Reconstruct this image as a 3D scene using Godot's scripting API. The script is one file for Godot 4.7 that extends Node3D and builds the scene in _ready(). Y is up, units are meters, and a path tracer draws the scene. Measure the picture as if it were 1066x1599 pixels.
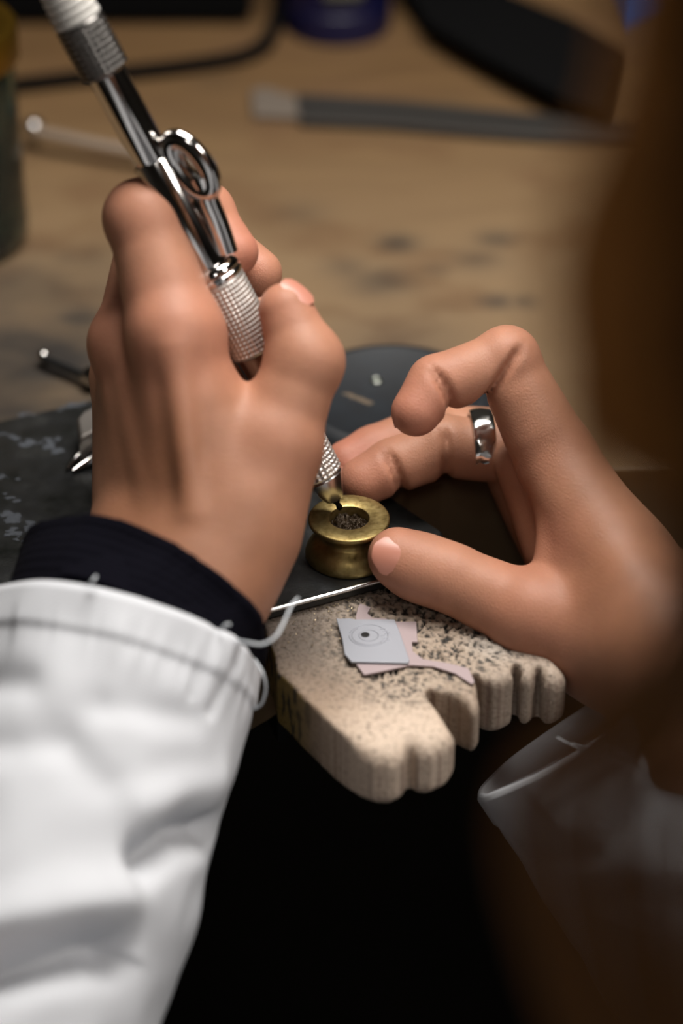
extends Node3D

var skin_mat: StandardMaterial3D
var nail_mat: StandardMaterial3D
var chrome: StandardMaterial3D
var steel: StandardMaterial3D
var dark_steel: StandardMaterial3D
var black_mat: StandardMaterial3D
var jacket_mat: StandardMaterial3D
var navy_mat: StandardMaterial3D
var thread_mat: StandardMaterial3D
var tone := FastNoiseLite.new()
var blush := []
var hand_shade := [[Vector3(-0.0498, 0.9609, 0.0369), 0.03], [Vector3(-0.0578, 0.9418, 0.0381), 0.022], [Vector3(-0.0372, 0.9431, 0.0493), 0.02], [Vector3(0.0763, 0.9221, 0.0360), 0.026], [Vector3(0.0856, 0.9132, 0.0520), 0.03]]  # soft dark areas on the hand backs: shade put into the skin colour
var rng := RandomNumberGenerator.new()
const SEAT := Vector3(0.12, 0.0, 0.66)
const TIP := Vector3(-0.0027, 0.9199, -0.0016)
const TAIL := Vector3(-0.0759, 1.0672, -0.0290)

func _ready() -> void:
	rng.seed = 7
	# camera
	var cam := Camera3D.new()
	cam.name = "camera"
	add_child(cam)
	cam.position = Vector3(-0.0023, 1.3435, 0.6052)
	cam.rotation_degrees = Vector3(-35, 0, 0)
	var lens := CameraAttributesPhysical.new()
	lens.frustum_focal_length = 57.0
	lens.frustum_near = 0.02
	lens.frustum_far = 20.0
	lens.frustum_focus_distance = 0.738
	lens.exposure_aperture = 2.7
	cam.attributes = lens
	# air and exposure
	var we := WorldEnvironment.new()
	we.name = "world"
	var e := Environment.new()
	e.background_mode = Environment.BG_COLOR
	e.background_color = Color(0.02, 0.02, 0.022)
	e.tonemap_mode = Environment.TONE_MAPPER_LINEAR
	e.tonemap_exposure = 1.0
	e.sdfgi_enabled = true
	e.ssao_enabled = true
	e.ssil_enabled = true
	we.environment = e
	add_child(we)
	# panel lamps: one over the bench, a second behind, an added one at right
	lamp("panel_lamp", "white square panel lamp hanging low over the middle of the workbench", Vector3(0.05, 1.5, -0.11), Vector3(0.0, 0.9, 0.04), Vector2(0.32, 0.32), 0.48, Color(1.0, 0.98, 0.955))
	lamp("panel_lamp", "smaller white panel lamp hanging behind the seated person", Vector3(-0.02, 1.95, 1.12), Vector3(0.0, 0.9, 0.0), Vector2(0.2, 0.2), 0.13, Color(1.0, 0.97, 0.94))
	lamp("panel_lamp", "smallest white panel lamp added out of view to the right of the workbench", Vector3(0.66, 1.75, 0.4), Vector3(0.0, 0.9, 0.0), Vector2(0.22, 0.22), 0.4, Color(1.0, 0.97, 0.94))  # unseen lamp, put in to brighten the plate edge and thumb outline
	materials()
	room()
	bench()
	plate()
	pin()
	person()
	handpiece()
	spool()
	ring()
	scraps()
	filings()
	tools()
	background()

func lamp(called: String, label: String, where: Vector3, aim: Vector3, size: Vector2, power: float, tint: Color) -> void:
	var t := thing(called, label, "lamp", where)
	t.look_at_from_position(where, aim, Vector3.UP)
	var fr := mat(Color(0.75, 0.75, 0.75), 0.4)
	var fm := obj("housing", box(Vector3(size.x + 0.05, size.y + 0.05, 0.04)), fr, t)
	fm.position = Vector3(0, 0, 0.025)
	var gl := mat(Color.WHITE, 0.5)
	gl.emission_enabled = true
	gl.emission = tint
	gl.emission_energy_multiplier = 3.0
	var d := obj("diffuser", box(Vector3(size.x, size.y, 0.006)), gl, t)
	d.position = Vector3(0, 0, 0.003)
	var rod := CylinderMesh.new()
	rod.top_radius = 0.008
	rod.bottom_radius = 0.008
	rod.height = 2.72 - where.y
	var rd := obj("hanging_rod", rod, fr, t)
	rd.global_transform = Transform3D(Basis(), where + Vector3(0, rod.height / 2.0, 0) - t.global_basis.z * -0.03)
	var l := AreaLight3D.new()
	l.name = "light"
	l.area_size = size
	l.light_energy = power
	l.light_color = tint
	l.area_range = 8.0
	l.area_attenuation = 2.0
	l.shadow_enabled = true
	t.add_child(l)
	l.position = Vector3(0, 0, -0.004)

func materials() -> void:
	tone.seed = 3
	tone.frequency = 1.0
	tone.fractal_octaves = 3
	skin_mat = mat(Color.WHITE, 0.5)
	skin_mat.vertex_color_use_as_albedo = true
	skin_mat.subsurf_scatter_enabled = true
	skin_mat.subsurf_scatter_strength = 0.04
	skin_mat.metallic_specular = 0.4
	bumpy(skin_mat, noise_tex(0.07, 3, [], 8.0, FastNoiseLite.TYPE_CELLULAR, 512, 5), 0.34)
	triplanar(skin_mat, 50.0)
	nail_mat = mat(Color(0.71, 0.475, 0.4), 0.38)
	nail_mat.metallic_specular = 0.55
	chrome = mat(Color(0.82, 0.81, 0.8), 0.1, 1.0)
	steel = mat(Color(0.7, 0.69, 0.68), 0.27, 1.0)
	dark_steel = mat(Color(0.25, 0.25, 0.25), 0.4, 0.8)
	black_mat = mat(Color(0.03, 0.03, 0.032), 0.9)
	black_mat.metallic_specular = 0.2
	jacket_mat = mat(Color(0.8, 0.81, 0.83), 0.92)
	jacket_mat.rim_enabled = true
	jacket_mat.rim = 0.15
	var wv := Image.create(64, 64, false, Image.FORMAT_RGBA8)
	for y in 64:
		for x in 64:
			var s := (x + y) % 16
			var k := 0.5 + 0.5 * sin(TAU * s / 16.0)
			var w := 0.5 + 0.3 * k + 0.15 * sin(TAU * y / 8.0)
			wv.set_pixel(x, y, Color(w, w, w))
	wv.bump_map_to_normal_map(2.0)
	bumpy(jacket_mat, ImageTexture.create_from_image(wv), 0.35)
	jacket_mat.uv1_scale = Vector3(130, 130, 1)
	navy_mat = mat(Color(0.045, 0.043, 0.075), 0.98)
	navy_mat.metallic_specular = 0.2
	bumpy(navy_mat, ImageTexture.create_from_image(wv), 0.8)
	navy_mat.uv1_scale = Vector3(90, 90, 1)
	thread_mat = mat(Color(0.8, 0.82, 0.84), 0.7)

func room() -> void:
	var plaster := mat(Color(0.6, 0.58, 0.55), 0.9)
	bumpy(plaster, noise_tex(0.03, 4, [], 3.0), 0.3)
	triplanar(plaster, 1.5, true)
	var fl := mat(Color(0.12, 0.1, 0.09), 0.6)
	fl.albedo_texture = noise_tex(0.02, 4, [Color(0.5, 0.5, 0.5), Color(1, 1, 1)])
	triplanar(fl, 0.8, true)
	struct("floor", box(Vector3(4.6, 0.1, 4.6)), fl, Vector3(0, -0.05, 0.4))
	struct("ceiling", box(Vector3(4.6, 0.1, 4.6)), plaster, Vector3(0, 2.75, 0.4))
	struct("wall_back", box(Vector3(4.6, 2.8, 0.1)), plaster, Vector3(0, 1.35, -1.85))
	struct("wall_front", box(Vector3(4.6, 2.8, 0.1)), plaster, Vector3(0, 1.35, 2.65))
	struct("wall_left", box(Vector3(0.1, 2.8, 4.5)), plaster, Vector3(-2.25, 1.35, 0.4))
	struct("wall_right", box(Vector3(0.1, 2.8, 4.5)), plaster, Vector3(2.25, 1.35, 0.4))

func bench() -> void:
	var t := thing("workbench", "worn yellowish brown wooden workbench with dark grime marks across its top", "workbench")
	# the top: grain along x, grime and burns where the work is done; the texture covers x -0.5..0.5 and z -0.65..0.2
	var w := 1024
	var hh := 870
	var im := Image.create(w, hh, false, Image.FORMAT_RGB8)
	var gr := FastNoiseLite.new()
	gr.seed = 11
	gr.frequency = 1.0
	gr.fractal_octaves = 4
	var marks := [[Vector2(-0.0983, -0.1489), 0.012, 0.85], [Vector2(-0.1100, -0.1390), 0.03, 0.7], [Vector2(-0.1221, -0.1663), 0.03, 0.5], [Vector2(-0.0933, -0.1853), 0.02, 0.3], [Vector2(-0.1055, -0.1173), 0.045, 0.9], [Vector2(-0.1221, -0.1259), 0.045, 0.85], [Vector2(-0.0925, -0.1216), 0.03, 0.85], [Vector2(-0.1157, -0.1089), 0.035, 0.75], [Vector2(-0.0955, -0.1047), 0.03, 0.75], [Vector2(0.0187, -0.2060), 0.007, 0.6], [Vector2(0.0099, -0.1757), 0.012, 0.45], [Vector2(-0.0007, -0.1853), 0.009, 0.35], [Vector2(0.0552, -0.2090), 0.007, 0.5],
		[Vector2(0.0483, -0.1926), 0.009, 0.3], [Vector2(0.0539, -0.1617), 0.006, 0.5], [Vector2(0.0644, -0.1617), 0.005, 0.5], [Vector2(0.0326, -0.1853), 0.006, 0.2], [Vector2(-0.1059, -0.1926), 0.008, 0.3], [Vector2(-0.1203, -0.1710), 0.02, 0.35], [Vector2(-0.0898, -0.1710), 0.02, 0.3], [Vector2(-0.0179, -0.2306), 0.01, 0.2],
		[Vector2(-0.0983, -0.0884), 0.04, 0.8], [Vector2(0.0423, -0.3240), 0.008, 0.2], [Vector2(-0.0576, -0.3458), 0.01, 0.2], [Vector2(0.0171, -0.1216), 0.03, 0.3]]
	for y in hh:
		for x in w:
			var px := -0.5 + float(x) / w
			var pz := -0.65 + 0.85 * float(y) / hh
			var g := gr.get_noise_2d(px * 5.0, pz * 60.0 + 2.0 * gr.get_noise_2d(px * 3.0, pz * 4.0))
			var blot := gr.get_noise_2d(px * 14.0 + 9.0, pz * 22.0)
			var c := Color(0.42, 0.318, 0.195).lerp(Color(0.36, 0.264, 0.155), clampf(0.5 + g * 0.9, 0, 1))
			c = c.lerp(Color(0.485, 0.4, 0.295), clampf((pz + 0.36) * 5.0, 0.0, 0.85))  # paler in front, darker at the rear: light falloff put into the wood colour
			c = c.lerp(Color(0.38, 0.28, 0.18), clampf(blot * 1.4 - 0.1, 0, 0.6))
			var dirt := 0.0
			for m in marks:
				var dx: float = (px - m[0].x) / m[1]
				var dz: float = (pz - m[0].y) / (m[1] * 0.9)
				var dd := dx * dx + dz * dz
				if dd < 5.0:
					dirt = maxf(dirt, m[2] * exp(-dd * 0.9) * (0.85 + 0.6 * blot))
			c = c.lerp(Color(0.12, 0.105, 0.095), clampf(dirt, 0, 0.95))
			im.set_pixel(x, y, c)
	var wood := mat(Color.WHITE, 0.62)
	wood.albedo_texture = ImageTexture.create_from_image(im)
	wood.uv1_scale = Vector3(1.0, 1.0 / 0.85, 1)
	wood.uv1_offset = Vector3(0.5, 0.65 / 0.85, 0)
	bumpy(wood, noise_tex(0.02, 4, [], 3.0), 0.25)
	var edge := PackedVector2Array([Vector2(0.1811, -0.0649), Vector2(0.1378, -0.0580), Vector2(0.1092, -0.0542), Vector2(0.0869, -0.0531), Vector2(0.0658, -0.0505), Vector2(0.0448, -0.0479), Vector2(0.0302, -0.0453), Vector2(0.0197, -0.0406), Vector2(0.0113, -0.0280), Vector2(0.0031, -0.0133), Vector2(-0.0089, 0.0009), Vector2(-0.0242, 0.0176), Vector2(-0.0410, 0.0334), Vector2(-0.0645, 0.0501), Vector2(-0.1005, 0.0619), Vector2(-0.1547, 0.0677), Vector2(-0.1920, 0.0648)])
	var poly := PackedVector2Array([Vector2(-0.75, -0.64), Vector2(0.75, -0.64), Vector2(0.75, 0.05), Vector2(0.4, 0.04)])
	poly.append_array(edge)
	poly.append_array(PackedVector2Array([Vector2(-0.4, 0.12), Vector2(-0.75, 0.13)]))
	obj("bench_top", slab(poly, 0.852, 0.9, 0.0015), wood, t)
	var plain := mat(Color(0.3, 0.2, 0.11), 0.7)
	plain.albedo_texture = noise_tex(0.01, 4, [Color(0.6, 0.6, 0.6), Color(1, 1, 1)])
	triplanar(plain, 2.0, true)
	var bp := obj("added_back_board", box(Vector3(1.4, 0.5, 0.02)), plain, t)  # unseen board, added to keep the space under the bench black
	bp.position = Vector3(0, 0.6, -0.6)
	var fb := obj("apron_board", box(Vector3(1.36, 0.09, 0.022)), plain, t)
	fb.position = Vector3(0, 0.807, -0.11)
	for s in [[-0.7, -0.58], [0.7, -0.58], [-0.7, 0.06], [0.7, 0.0]]:
		var l := obj("leg", box(Vector3(0.07, 0.852, 0.07)), plain, t)
		l.position = Vector3(s[0], 0.426, s[1])

func plate() -> void:
	# a steel sheet across bench and pin, with smears of dry polish
	var t := thing("steel_plate", "dark grey steel plate with pale smears and a bright front edge under the hands", "plate")
	var poly := PackedVector2Array([Vector2(-0.1444, 0.0826), Vector2(0.0215, 0.0083), Vector2(0.0249, 0.0044), Vector2(0.0293, -0.0098), Vector2(0.0290, -0.0125), Vector2(0.0213, -0.0219), Vector2(0.0163, -0.0279), Vector2(0.0114, -0.0347), Vector2(-0.0141, -0.1202), Vector2(-0.0872, -0.0886), Vector2(-0.1160, -0.0758), Vector2(-0.1675, -0.0528)])
	var m := mat(Color(0.32, 0.325, 0.32), 0.4, 0.75)
	m.albedo_texture = noise_tex(0.012, 5, [Color(0.5, 0.52, 0.5), Color(0.75, 0.75, 0.75), Color(0.8, 0.8, 0.82), Color(1, 1, 1)], 0.0, FastNoiseLite.TYPE_SIMPLEX_SMOOTH, 512, 4)
	m.roughness_texture = noise_tex(0.03, 4, [Color(0.7, 0.7, 0.7), Color(1, 1, 1)])
	triplanar(m, 9.0, true)
	bumpy(m, noise_tex(0.2, 3, [], 2.0, FastNoiseLite.TYPE_SIMPLEX_SMOOTH, 512, 9), 0.12)
	obj("plate_body", slab(poly, 0.9002, 0.904, 0.0009), m, t)
	var worn := Geo.new()
	var ep := PackedVector3Array()
	for i in 41:
		ep.append(Vector3(-0.1444, 0.9040, 0.0826).lerp(Vector3(0.0215, 0.9040, 0.0083), i / 40.0) + Vector3(-0.0002, -0.00055, -0.0005))
	worn.tube(ep, even(41, 0.00075), 14)
	var wm := mat(Color(0.95, 0.95, 0.95), 0.26, 1.0)
	obj("worn_edge", worn.mesh(), wm, t).set_meta("label", "polished bright front edge")
	# dried smears of polishing paste: thin uneven films
	var paste := mat(Color(0.25, 0.265, 0.29), 0.8)
	var g := Geo.new()
	for s in [[Vector3(-0.1141, 0.9040, -0.0684), Vector3(-0.1058, 0.9040, -0.0600), 0.0022], [Vector3(-0.1050, 0.9040, -0.0619), Vector3(-0.0989, 0.9040, -0.0649), 0.0016], [Vector3(-0.0989, 0.9040, -0.0649), Vector3(-0.0932, 0.9040, -0.0558), 0.0028], [Vector3(-0.0974, 0.9040, -0.0821), Vector3(-0.0892, 0.9040, -0.0861), 0.0018], [Vector3(-0.1103, 0.9040, -0.0782), Vector3(-0.1058, 0.9040, -0.0798), 0.0014], [Vector3(-0.1142, 0.9040, -0.0420), Vector3(-0.1058, 0.9040, -0.0409), 0.0015],
		[Vector3(-0.1099, 0.9040, -0.0312), Vector3(-0.1041, 0.9040, -0.0283), 0.0012], [Vector3(-0.1089, 0.9040, -0.0223), Vector3(-0.1024, 0.9040, -0.0181), 0.003], [Vector3(-0.1011, 0.9040, -0.0153), Vector3(-0.0976, 0.9040, -0.0112), 0.0026], [Vector3(-0.1043, 0.9040, -0.0084), Vector3(-0.0896, 0.9040, -0.0108), 0.0014], [Vector3(-0.1059, 0.9040, -0.0136), Vector3(-0.1011, 0.9040, -0.0067), 0.002], [Vector3(-0.1208, 0.9040, -0.0626), Vector3(-0.1142, 0.9040, -0.0696), 0.002]]:
		for k in 9:
			var q: Vector3 = s[0].lerp(s[1], rng.randf())
			blob(g, q + Vector3(rng.randfn(0, s[2] * 0.5), 0.0001, rng.randfn(0, s[2] * 0.5)), s[2] * rng.randf_range(0.2, 0.6), 0.00012)
	obj("dried_paste", g.mesh(), paste, t).set_meta("kind", "stuff")

func blob(g: Geo, q: Vector3, r: float, high: float) -> void:
	# a low uneven drop
	var top := g.add(q + Vector3(0, high, 0), Vector3.UP)
	var ring := []
	var n := 11
	for k in n:
		var a := TAU * k / n
		var rr := r * rng.randf_range(0.5, 1.25)
		ring.append(g.add(q + Vector3(cos(a) * rr * 1.5, 0, sin(a) * rr), Vector3(cos(a) * 0.3, 1, sin(a) * 0.3).normalized()))
	for k in n:
		g.tri(top, ring[k], ring[(k + 1) % n])

func pin() -> void:
	var t := thing("bench_pin", "worn wooden bench pin with pitted top and sawn notches jutting from the bench", "bench pin")
	var poly := PackedVector2Array([Vector2(-0.0280, 0.0218), Vector2(-0.0227, 0.0417), Vector2(-0.0212, 0.0519), Vector2(-0.0084, 0.0711), Vector2(0.0025, 0.0862), Vector2(0.0069, 0.0895), Vector2(0.0114, 0.0900), Vector2(0.0150, 0.0878), Vector2(0.0170, 0.0840), Vector2(0.0186, 0.0854), Vector2(0.0225, 0.0862), Vector2(0.0277, 0.0823), Vector2(0.0300, 0.0779), Vector2(0.0287, 0.0745), Vector2(0.0253, 0.0677), Vector2(0.0225, 0.0636),
		Vector2(0.0218, 0.0602), Vector2(0.0266, 0.0613), Vector2(0.0313, 0.0631), Vector2(0.0346, 0.0671), Vector2(0.0362, 0.0682), Vector2(0.0373, 0.0648), Vector2(0.0367, 0.0578), Vector2(0.0358, 0.0531), Vector2(0.0383, 0.0549), Vector2(0.0412, 0.0572), Vector2(0.0445, 0.0566), Vector2(0.0473, 0.0543), Vector2(0.0486, 0.0501), Vector2(0.0502, 0.0543), Vector2(0.0524, 0.0549), Vector2(0.0547, 0.0519), Vector2(0.0562, 0.0549), Vector2(0.0598, 0.0555), Vector2(0.0630, 0.0531), Vector2(0.0636, 0.0495), Vector2(0.0613, 0.0453), Vector2(0.0553, 0.0392), Vector2(0.0486, 0.0312), Vector2(0.0223, -0.0216), Vector2(0.0151, -0.0147), Vector2(-0.0049, 0.0029)])
	var lo := Vector3(1, 0, 1)
	var hi := Vector3(-1, 0, -1)
	for q in poly:
		lo = lo.min(Vector3(q.x, 0, q.y))
		hi = hi.max(Vector3(q.x, 0, q.y))
	var cell := 0.0008
	var f := Field.new(Vector3(lo.x - 0.004, 0.877, lo.z - 0.004), Vector3(hi.x + 0.004, 0.903, hi.z + 0.004), cell)
	var ax := (Vector2(0.0025, 0.0862) - Vector2(-0.0212, 0.0519)).normalized()
	var front := Vector2(0.0096, 0.0900).dot(ax)
	var pn := FastNoiseLite.new()
	pn.seed = 21
	pn.frequency = 560.0
	pn.noise_type = FastNoiseLite.TYPE_CELLULAR
	pn.cellular_return_type = FastNoiseLite.RETURN_DISTANCE
	var big := FastNoiseLite.new()
	big.seed = 5
	big.frequency = 60.0
	var pc := Vector2(0.0333, 0.0334)
	var n := poly.size()
	for z in f.nz:
		for x in f.nx:
			var q := Vector2(f.o.x + x * cell, f.o.z + z * cell)
			var d := 1e9
			var inside := false
			for i in n:
				var a := poly[i]
				var b := poly[(i + 1) % n]
				var ab := b - a
				var s := clampf((q - a).dot(ab) / ab.length_squared(), 0, 1)
				d = minf(d, (q - a - ab * s).length_squared())
				if (a.y > q.y) != (b.y > q.y) and q.x < ab.x * (q.y - a.y) / ab.y + a.x:
					inside = not inside
			d = sqrt(d) * (-1.0 if inside else 1.0)
			d += 0.0006 * big.get_noise_2d(q.x, q.y)
			var along := q.dot(ax) - front
			var r := lerpf(0.0012, 0.0062, smoothstep(-0.018, 0.002, along))
			var right := smoothstep(0.0, 0.02, q.x - Vector2(0.0439, 0.0471).x)
			r = maxf(r, lerpf(0.0012, 0.006, right * smoothstep(-0.05, -0.02, along)))
			var pit := smoothstep(0.03, 0.012, q.distance_to(pc) * 0.55) * smoothstep(-0.012, -0.03, along)
			var dig := pit * 0.0019 * smoothstep(0.44, 0.26, pn.get_noise_2d(q.x, q.y) + 1.0 + 0.25 * big.get_noise_2d(q.x * 3.0, q.y * 3.0))
			var top := 0.9 - dig - 0.0003 * (1.0 + big.get_noise_2d(q.x * 4.0, q.y * 4.0))
			for y in f.ny:
				var py := f.o.y + y * cell
				var dy := maxf(py - top, 0.8795 - py)
				var u := d + r
				var w := dy + r
				f.v[(z * f.ny + y) * f.nx + x] = minf(maxf(u, w), 0.0) + Vector2(maxf(u, 0), maxf(w, 0)).length() - r
	# saw cuts worn into the edges
	for s in [[Vector3(0.0483, 0.9000, 0.0489), 0.0010, 0.0], [Vector3(0.0486, 0.9000, 0.0510), 0.0016, 0.0], [Vector3(0.0550, 0.9000, 0.0501), 0.0011, 0.0], [Vector3(0.0552, 0.9000, 0.0528), 0.0015, 0.0], [Vector3(0.0363, 0.9000, 0.0537), 0.0012, 0.0], [Vector3(0.0168, 0.9000, 0.0845), 0.0014, 0.0], [Vector3(0.0171, 0.9000, 0.0878), 0.0024, 0.0], [Vector3(0.0233, 0.9000, 0.0607), 0.0009, 0.0], [Vector3(0.0255, 0.9000, 0.0619), 0.0007, 0.0], [Vector3(0.0280, 0.9000, 0.0622), 0.0009, 0.0], [Vector3(0.0306, 0.9000, 0.0631), 0.0006, 0.0], [Vector3(0.0327, 0.9000, 0.0654), 0.0007, 0.0], [Vector3(0.0401, 0.9000, 0.0566), 0.0008, 0.0], [Vector3(0.0428, 0.9000, 0.0578), 0.0007, 0.0], [Vector3(0.0457, 0.9000, 0.0561), 0.0006, 0.0], [Vector3(0.0583, 0.9000, 0.0561), 0.0006, 0.0], [Vector3(0.0513, 0.9000, 0.0555), 0.0005, 0.0], [Vector3(0.0274, 0.9000, 0.0700), 0.0009, 0.0]]:
		var q: Vector3 = s[0]
		f.cap(q + Vector3(0.0004, -0.03, 0.0006), q + Vector3(0, 0.004, 0), s[1], s[1] * 0.9, 0.0012, true)
	var fresh := Vector2(0.0169, 0.0818)
	var grime := Vector2(-0.0144, 0.0256)
	var paint := func(q: Vector3, m: Vector3) -> Color:
		var h := Vector2(q.x, q.z)
		var c := Color(0.31, 0.225, 0.16)
		c = c.lerp(Color(0.26, 0.18, 0.12), clampf(0.5 + tone.get_noise_3d(q.x * 90.0 + q.z * 40.0, q.y * 30.0, q.z * 500.0 - q.x * 420.0), 0, 1))
		c = c.lerp(Color(0.74, 0.6, 0.48), smoothstep(0.034, 0.006, h.distance_to(fresh)) * 0.72)
		var along := h.dot(ax) - front
		c = c.lerp(Color(0.42, 0.35, 0.29), smoothstep(-0.02, 0.0, h.x - Vector2(0.0460, 0.0441).x) * 0.6)
		c = c.lerp(Color(0.12, 0.1, 0.085), smoothstep(0.05, 0.012, h.distance_to(grime)) * 0.85)
		if m.y > 0.5:
			c = c.lerp(Color(0.27, 0.31, 0.33), smoothstep(0.012, 0.003, h.distance_to(Vector2(0.0425, 0.0380))) * 0.6)
			var spot := smoothstep(0.05, 0.03, h.distance_to(pc)) * smoothstep(-0.006, -0.02, along)
			c = c.lerp(Color(0.46, 0.38, 0.3), 0.6 * spot)
			c = c.lerp(Color(0.03, 0.026, 0.022), spot * smoothstep(0.42, 0.3, pn.get_noise_2d(q.x, q.z) + 1.0 + 0.25 * big.get_noise_2d(q.x * 3.0, q.z * 3.0)))
			var sp := tone.get_noise_2d(q.x * 700.0, q.z * 900.0)
			c = c.lerp(Color(0.08, 0.065, 0.05), smoothstep(0.42, 0.55, sp) * 0.85)
		else:
			# old varnish and black oil on the side near the sleeve
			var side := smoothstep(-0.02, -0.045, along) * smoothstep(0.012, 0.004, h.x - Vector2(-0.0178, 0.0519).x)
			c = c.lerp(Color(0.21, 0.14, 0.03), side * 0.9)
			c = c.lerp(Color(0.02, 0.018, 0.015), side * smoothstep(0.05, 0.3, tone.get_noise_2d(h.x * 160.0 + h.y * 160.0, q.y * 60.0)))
			c = c.lerp(Color(0.2, 0.12, 0.09), 0.6 * smoothstep(0.1, 0.4, tone.get_noise_2d(h.x * 500.0, h.y * 500.0)) * (1.0 - side))
		return c
	var g := Geo.new()
	g.nets(f, paint)
	var m := mat(Color.WHITE, 0.72)
	m.vertex_color_use_as_albedo = true
	m.albedo_texture = noise_tex(0.05, 4, [Color(0.72, 0.7, 0.68), Color(1, 1, 1), Color(1, 1, 1)], 0.0, FastNoiseLite.TYPE_SIMPLEX_SMOOTH, 512, 14)
	triplanar(m, 22.0, true)
	bumpy(m, noise_tex(0.06, 4, [], 6.0, FastNoiseLite.TYPE_SIMPLEX_SMOOTH, 512, 15), 0.5)
	obj("pin_block", g.mesh(), m, t)
	# a bolt under the bench that holds it
	var br := obj("bracket", slab(PackedVector2Array([Vector2(-0.0223, 0.0176), Vector2(0.0192, -0.0175), Vector2(0.0158, -0.0498), Vector2(-0.0330, -0.0140)]), 0.842, 0.8515, 0.001), dark_steel, t)
	br.position = Vector3(0, 0.0, 0)

# ---------------------------------------------------------------- the person
func skin(q: Vector3, _n: Vector3) -> Color:
	var c := Color(0.4, 0.194, 0.12)
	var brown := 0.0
	for b in hand_shade:
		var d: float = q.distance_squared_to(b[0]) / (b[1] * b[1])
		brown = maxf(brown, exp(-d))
	c = c.lerp(Color(0.23, 0.098, 0.05), 0.75 * brown)  # painted shade over the backs of the hands
	var r := 0.0
	for b in blush:
		var d: float = q.distance_squared_to(b[0]) / (b[1] * b[1])
		if d < 4.0:
			r = maxf(r, b[2] * exp(-d * 1.2))
	c = c.lerp(Color(0.43, 0.165, 0.11), clampf(r, 0, 1))
	var k := 1.0 + 0.1 * tone.get_noise_3d(q.x * 70.0, q.y * 70.0, q.z * 70.0) + 0.05 * tone.get_noise_3d(q.x * 400.0, q.y * 400.0, q.z * 400.0)
	return Color(c.r * k, c.g * k, c.b * k)

func chain(f: Field, j: Array, r: Array, k: float = 0.003) -> void:
	for i in j.size() - 1:
		f.cap(j[i], j[i + 1], r[i], r[i + 1], k)

func field_round(pts: Array, margin: float, cell: float) -> Field:
	var lo: Vector3 = pts[0]
	var hi: Vector3 = pts[0]
	for q in pts:
		lo = lo.min(q)
		hi = hi.max(q)
	var m := Vector3(margin, margin, margin)
	return Field.new(lo - m, hi + m, cell)

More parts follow.
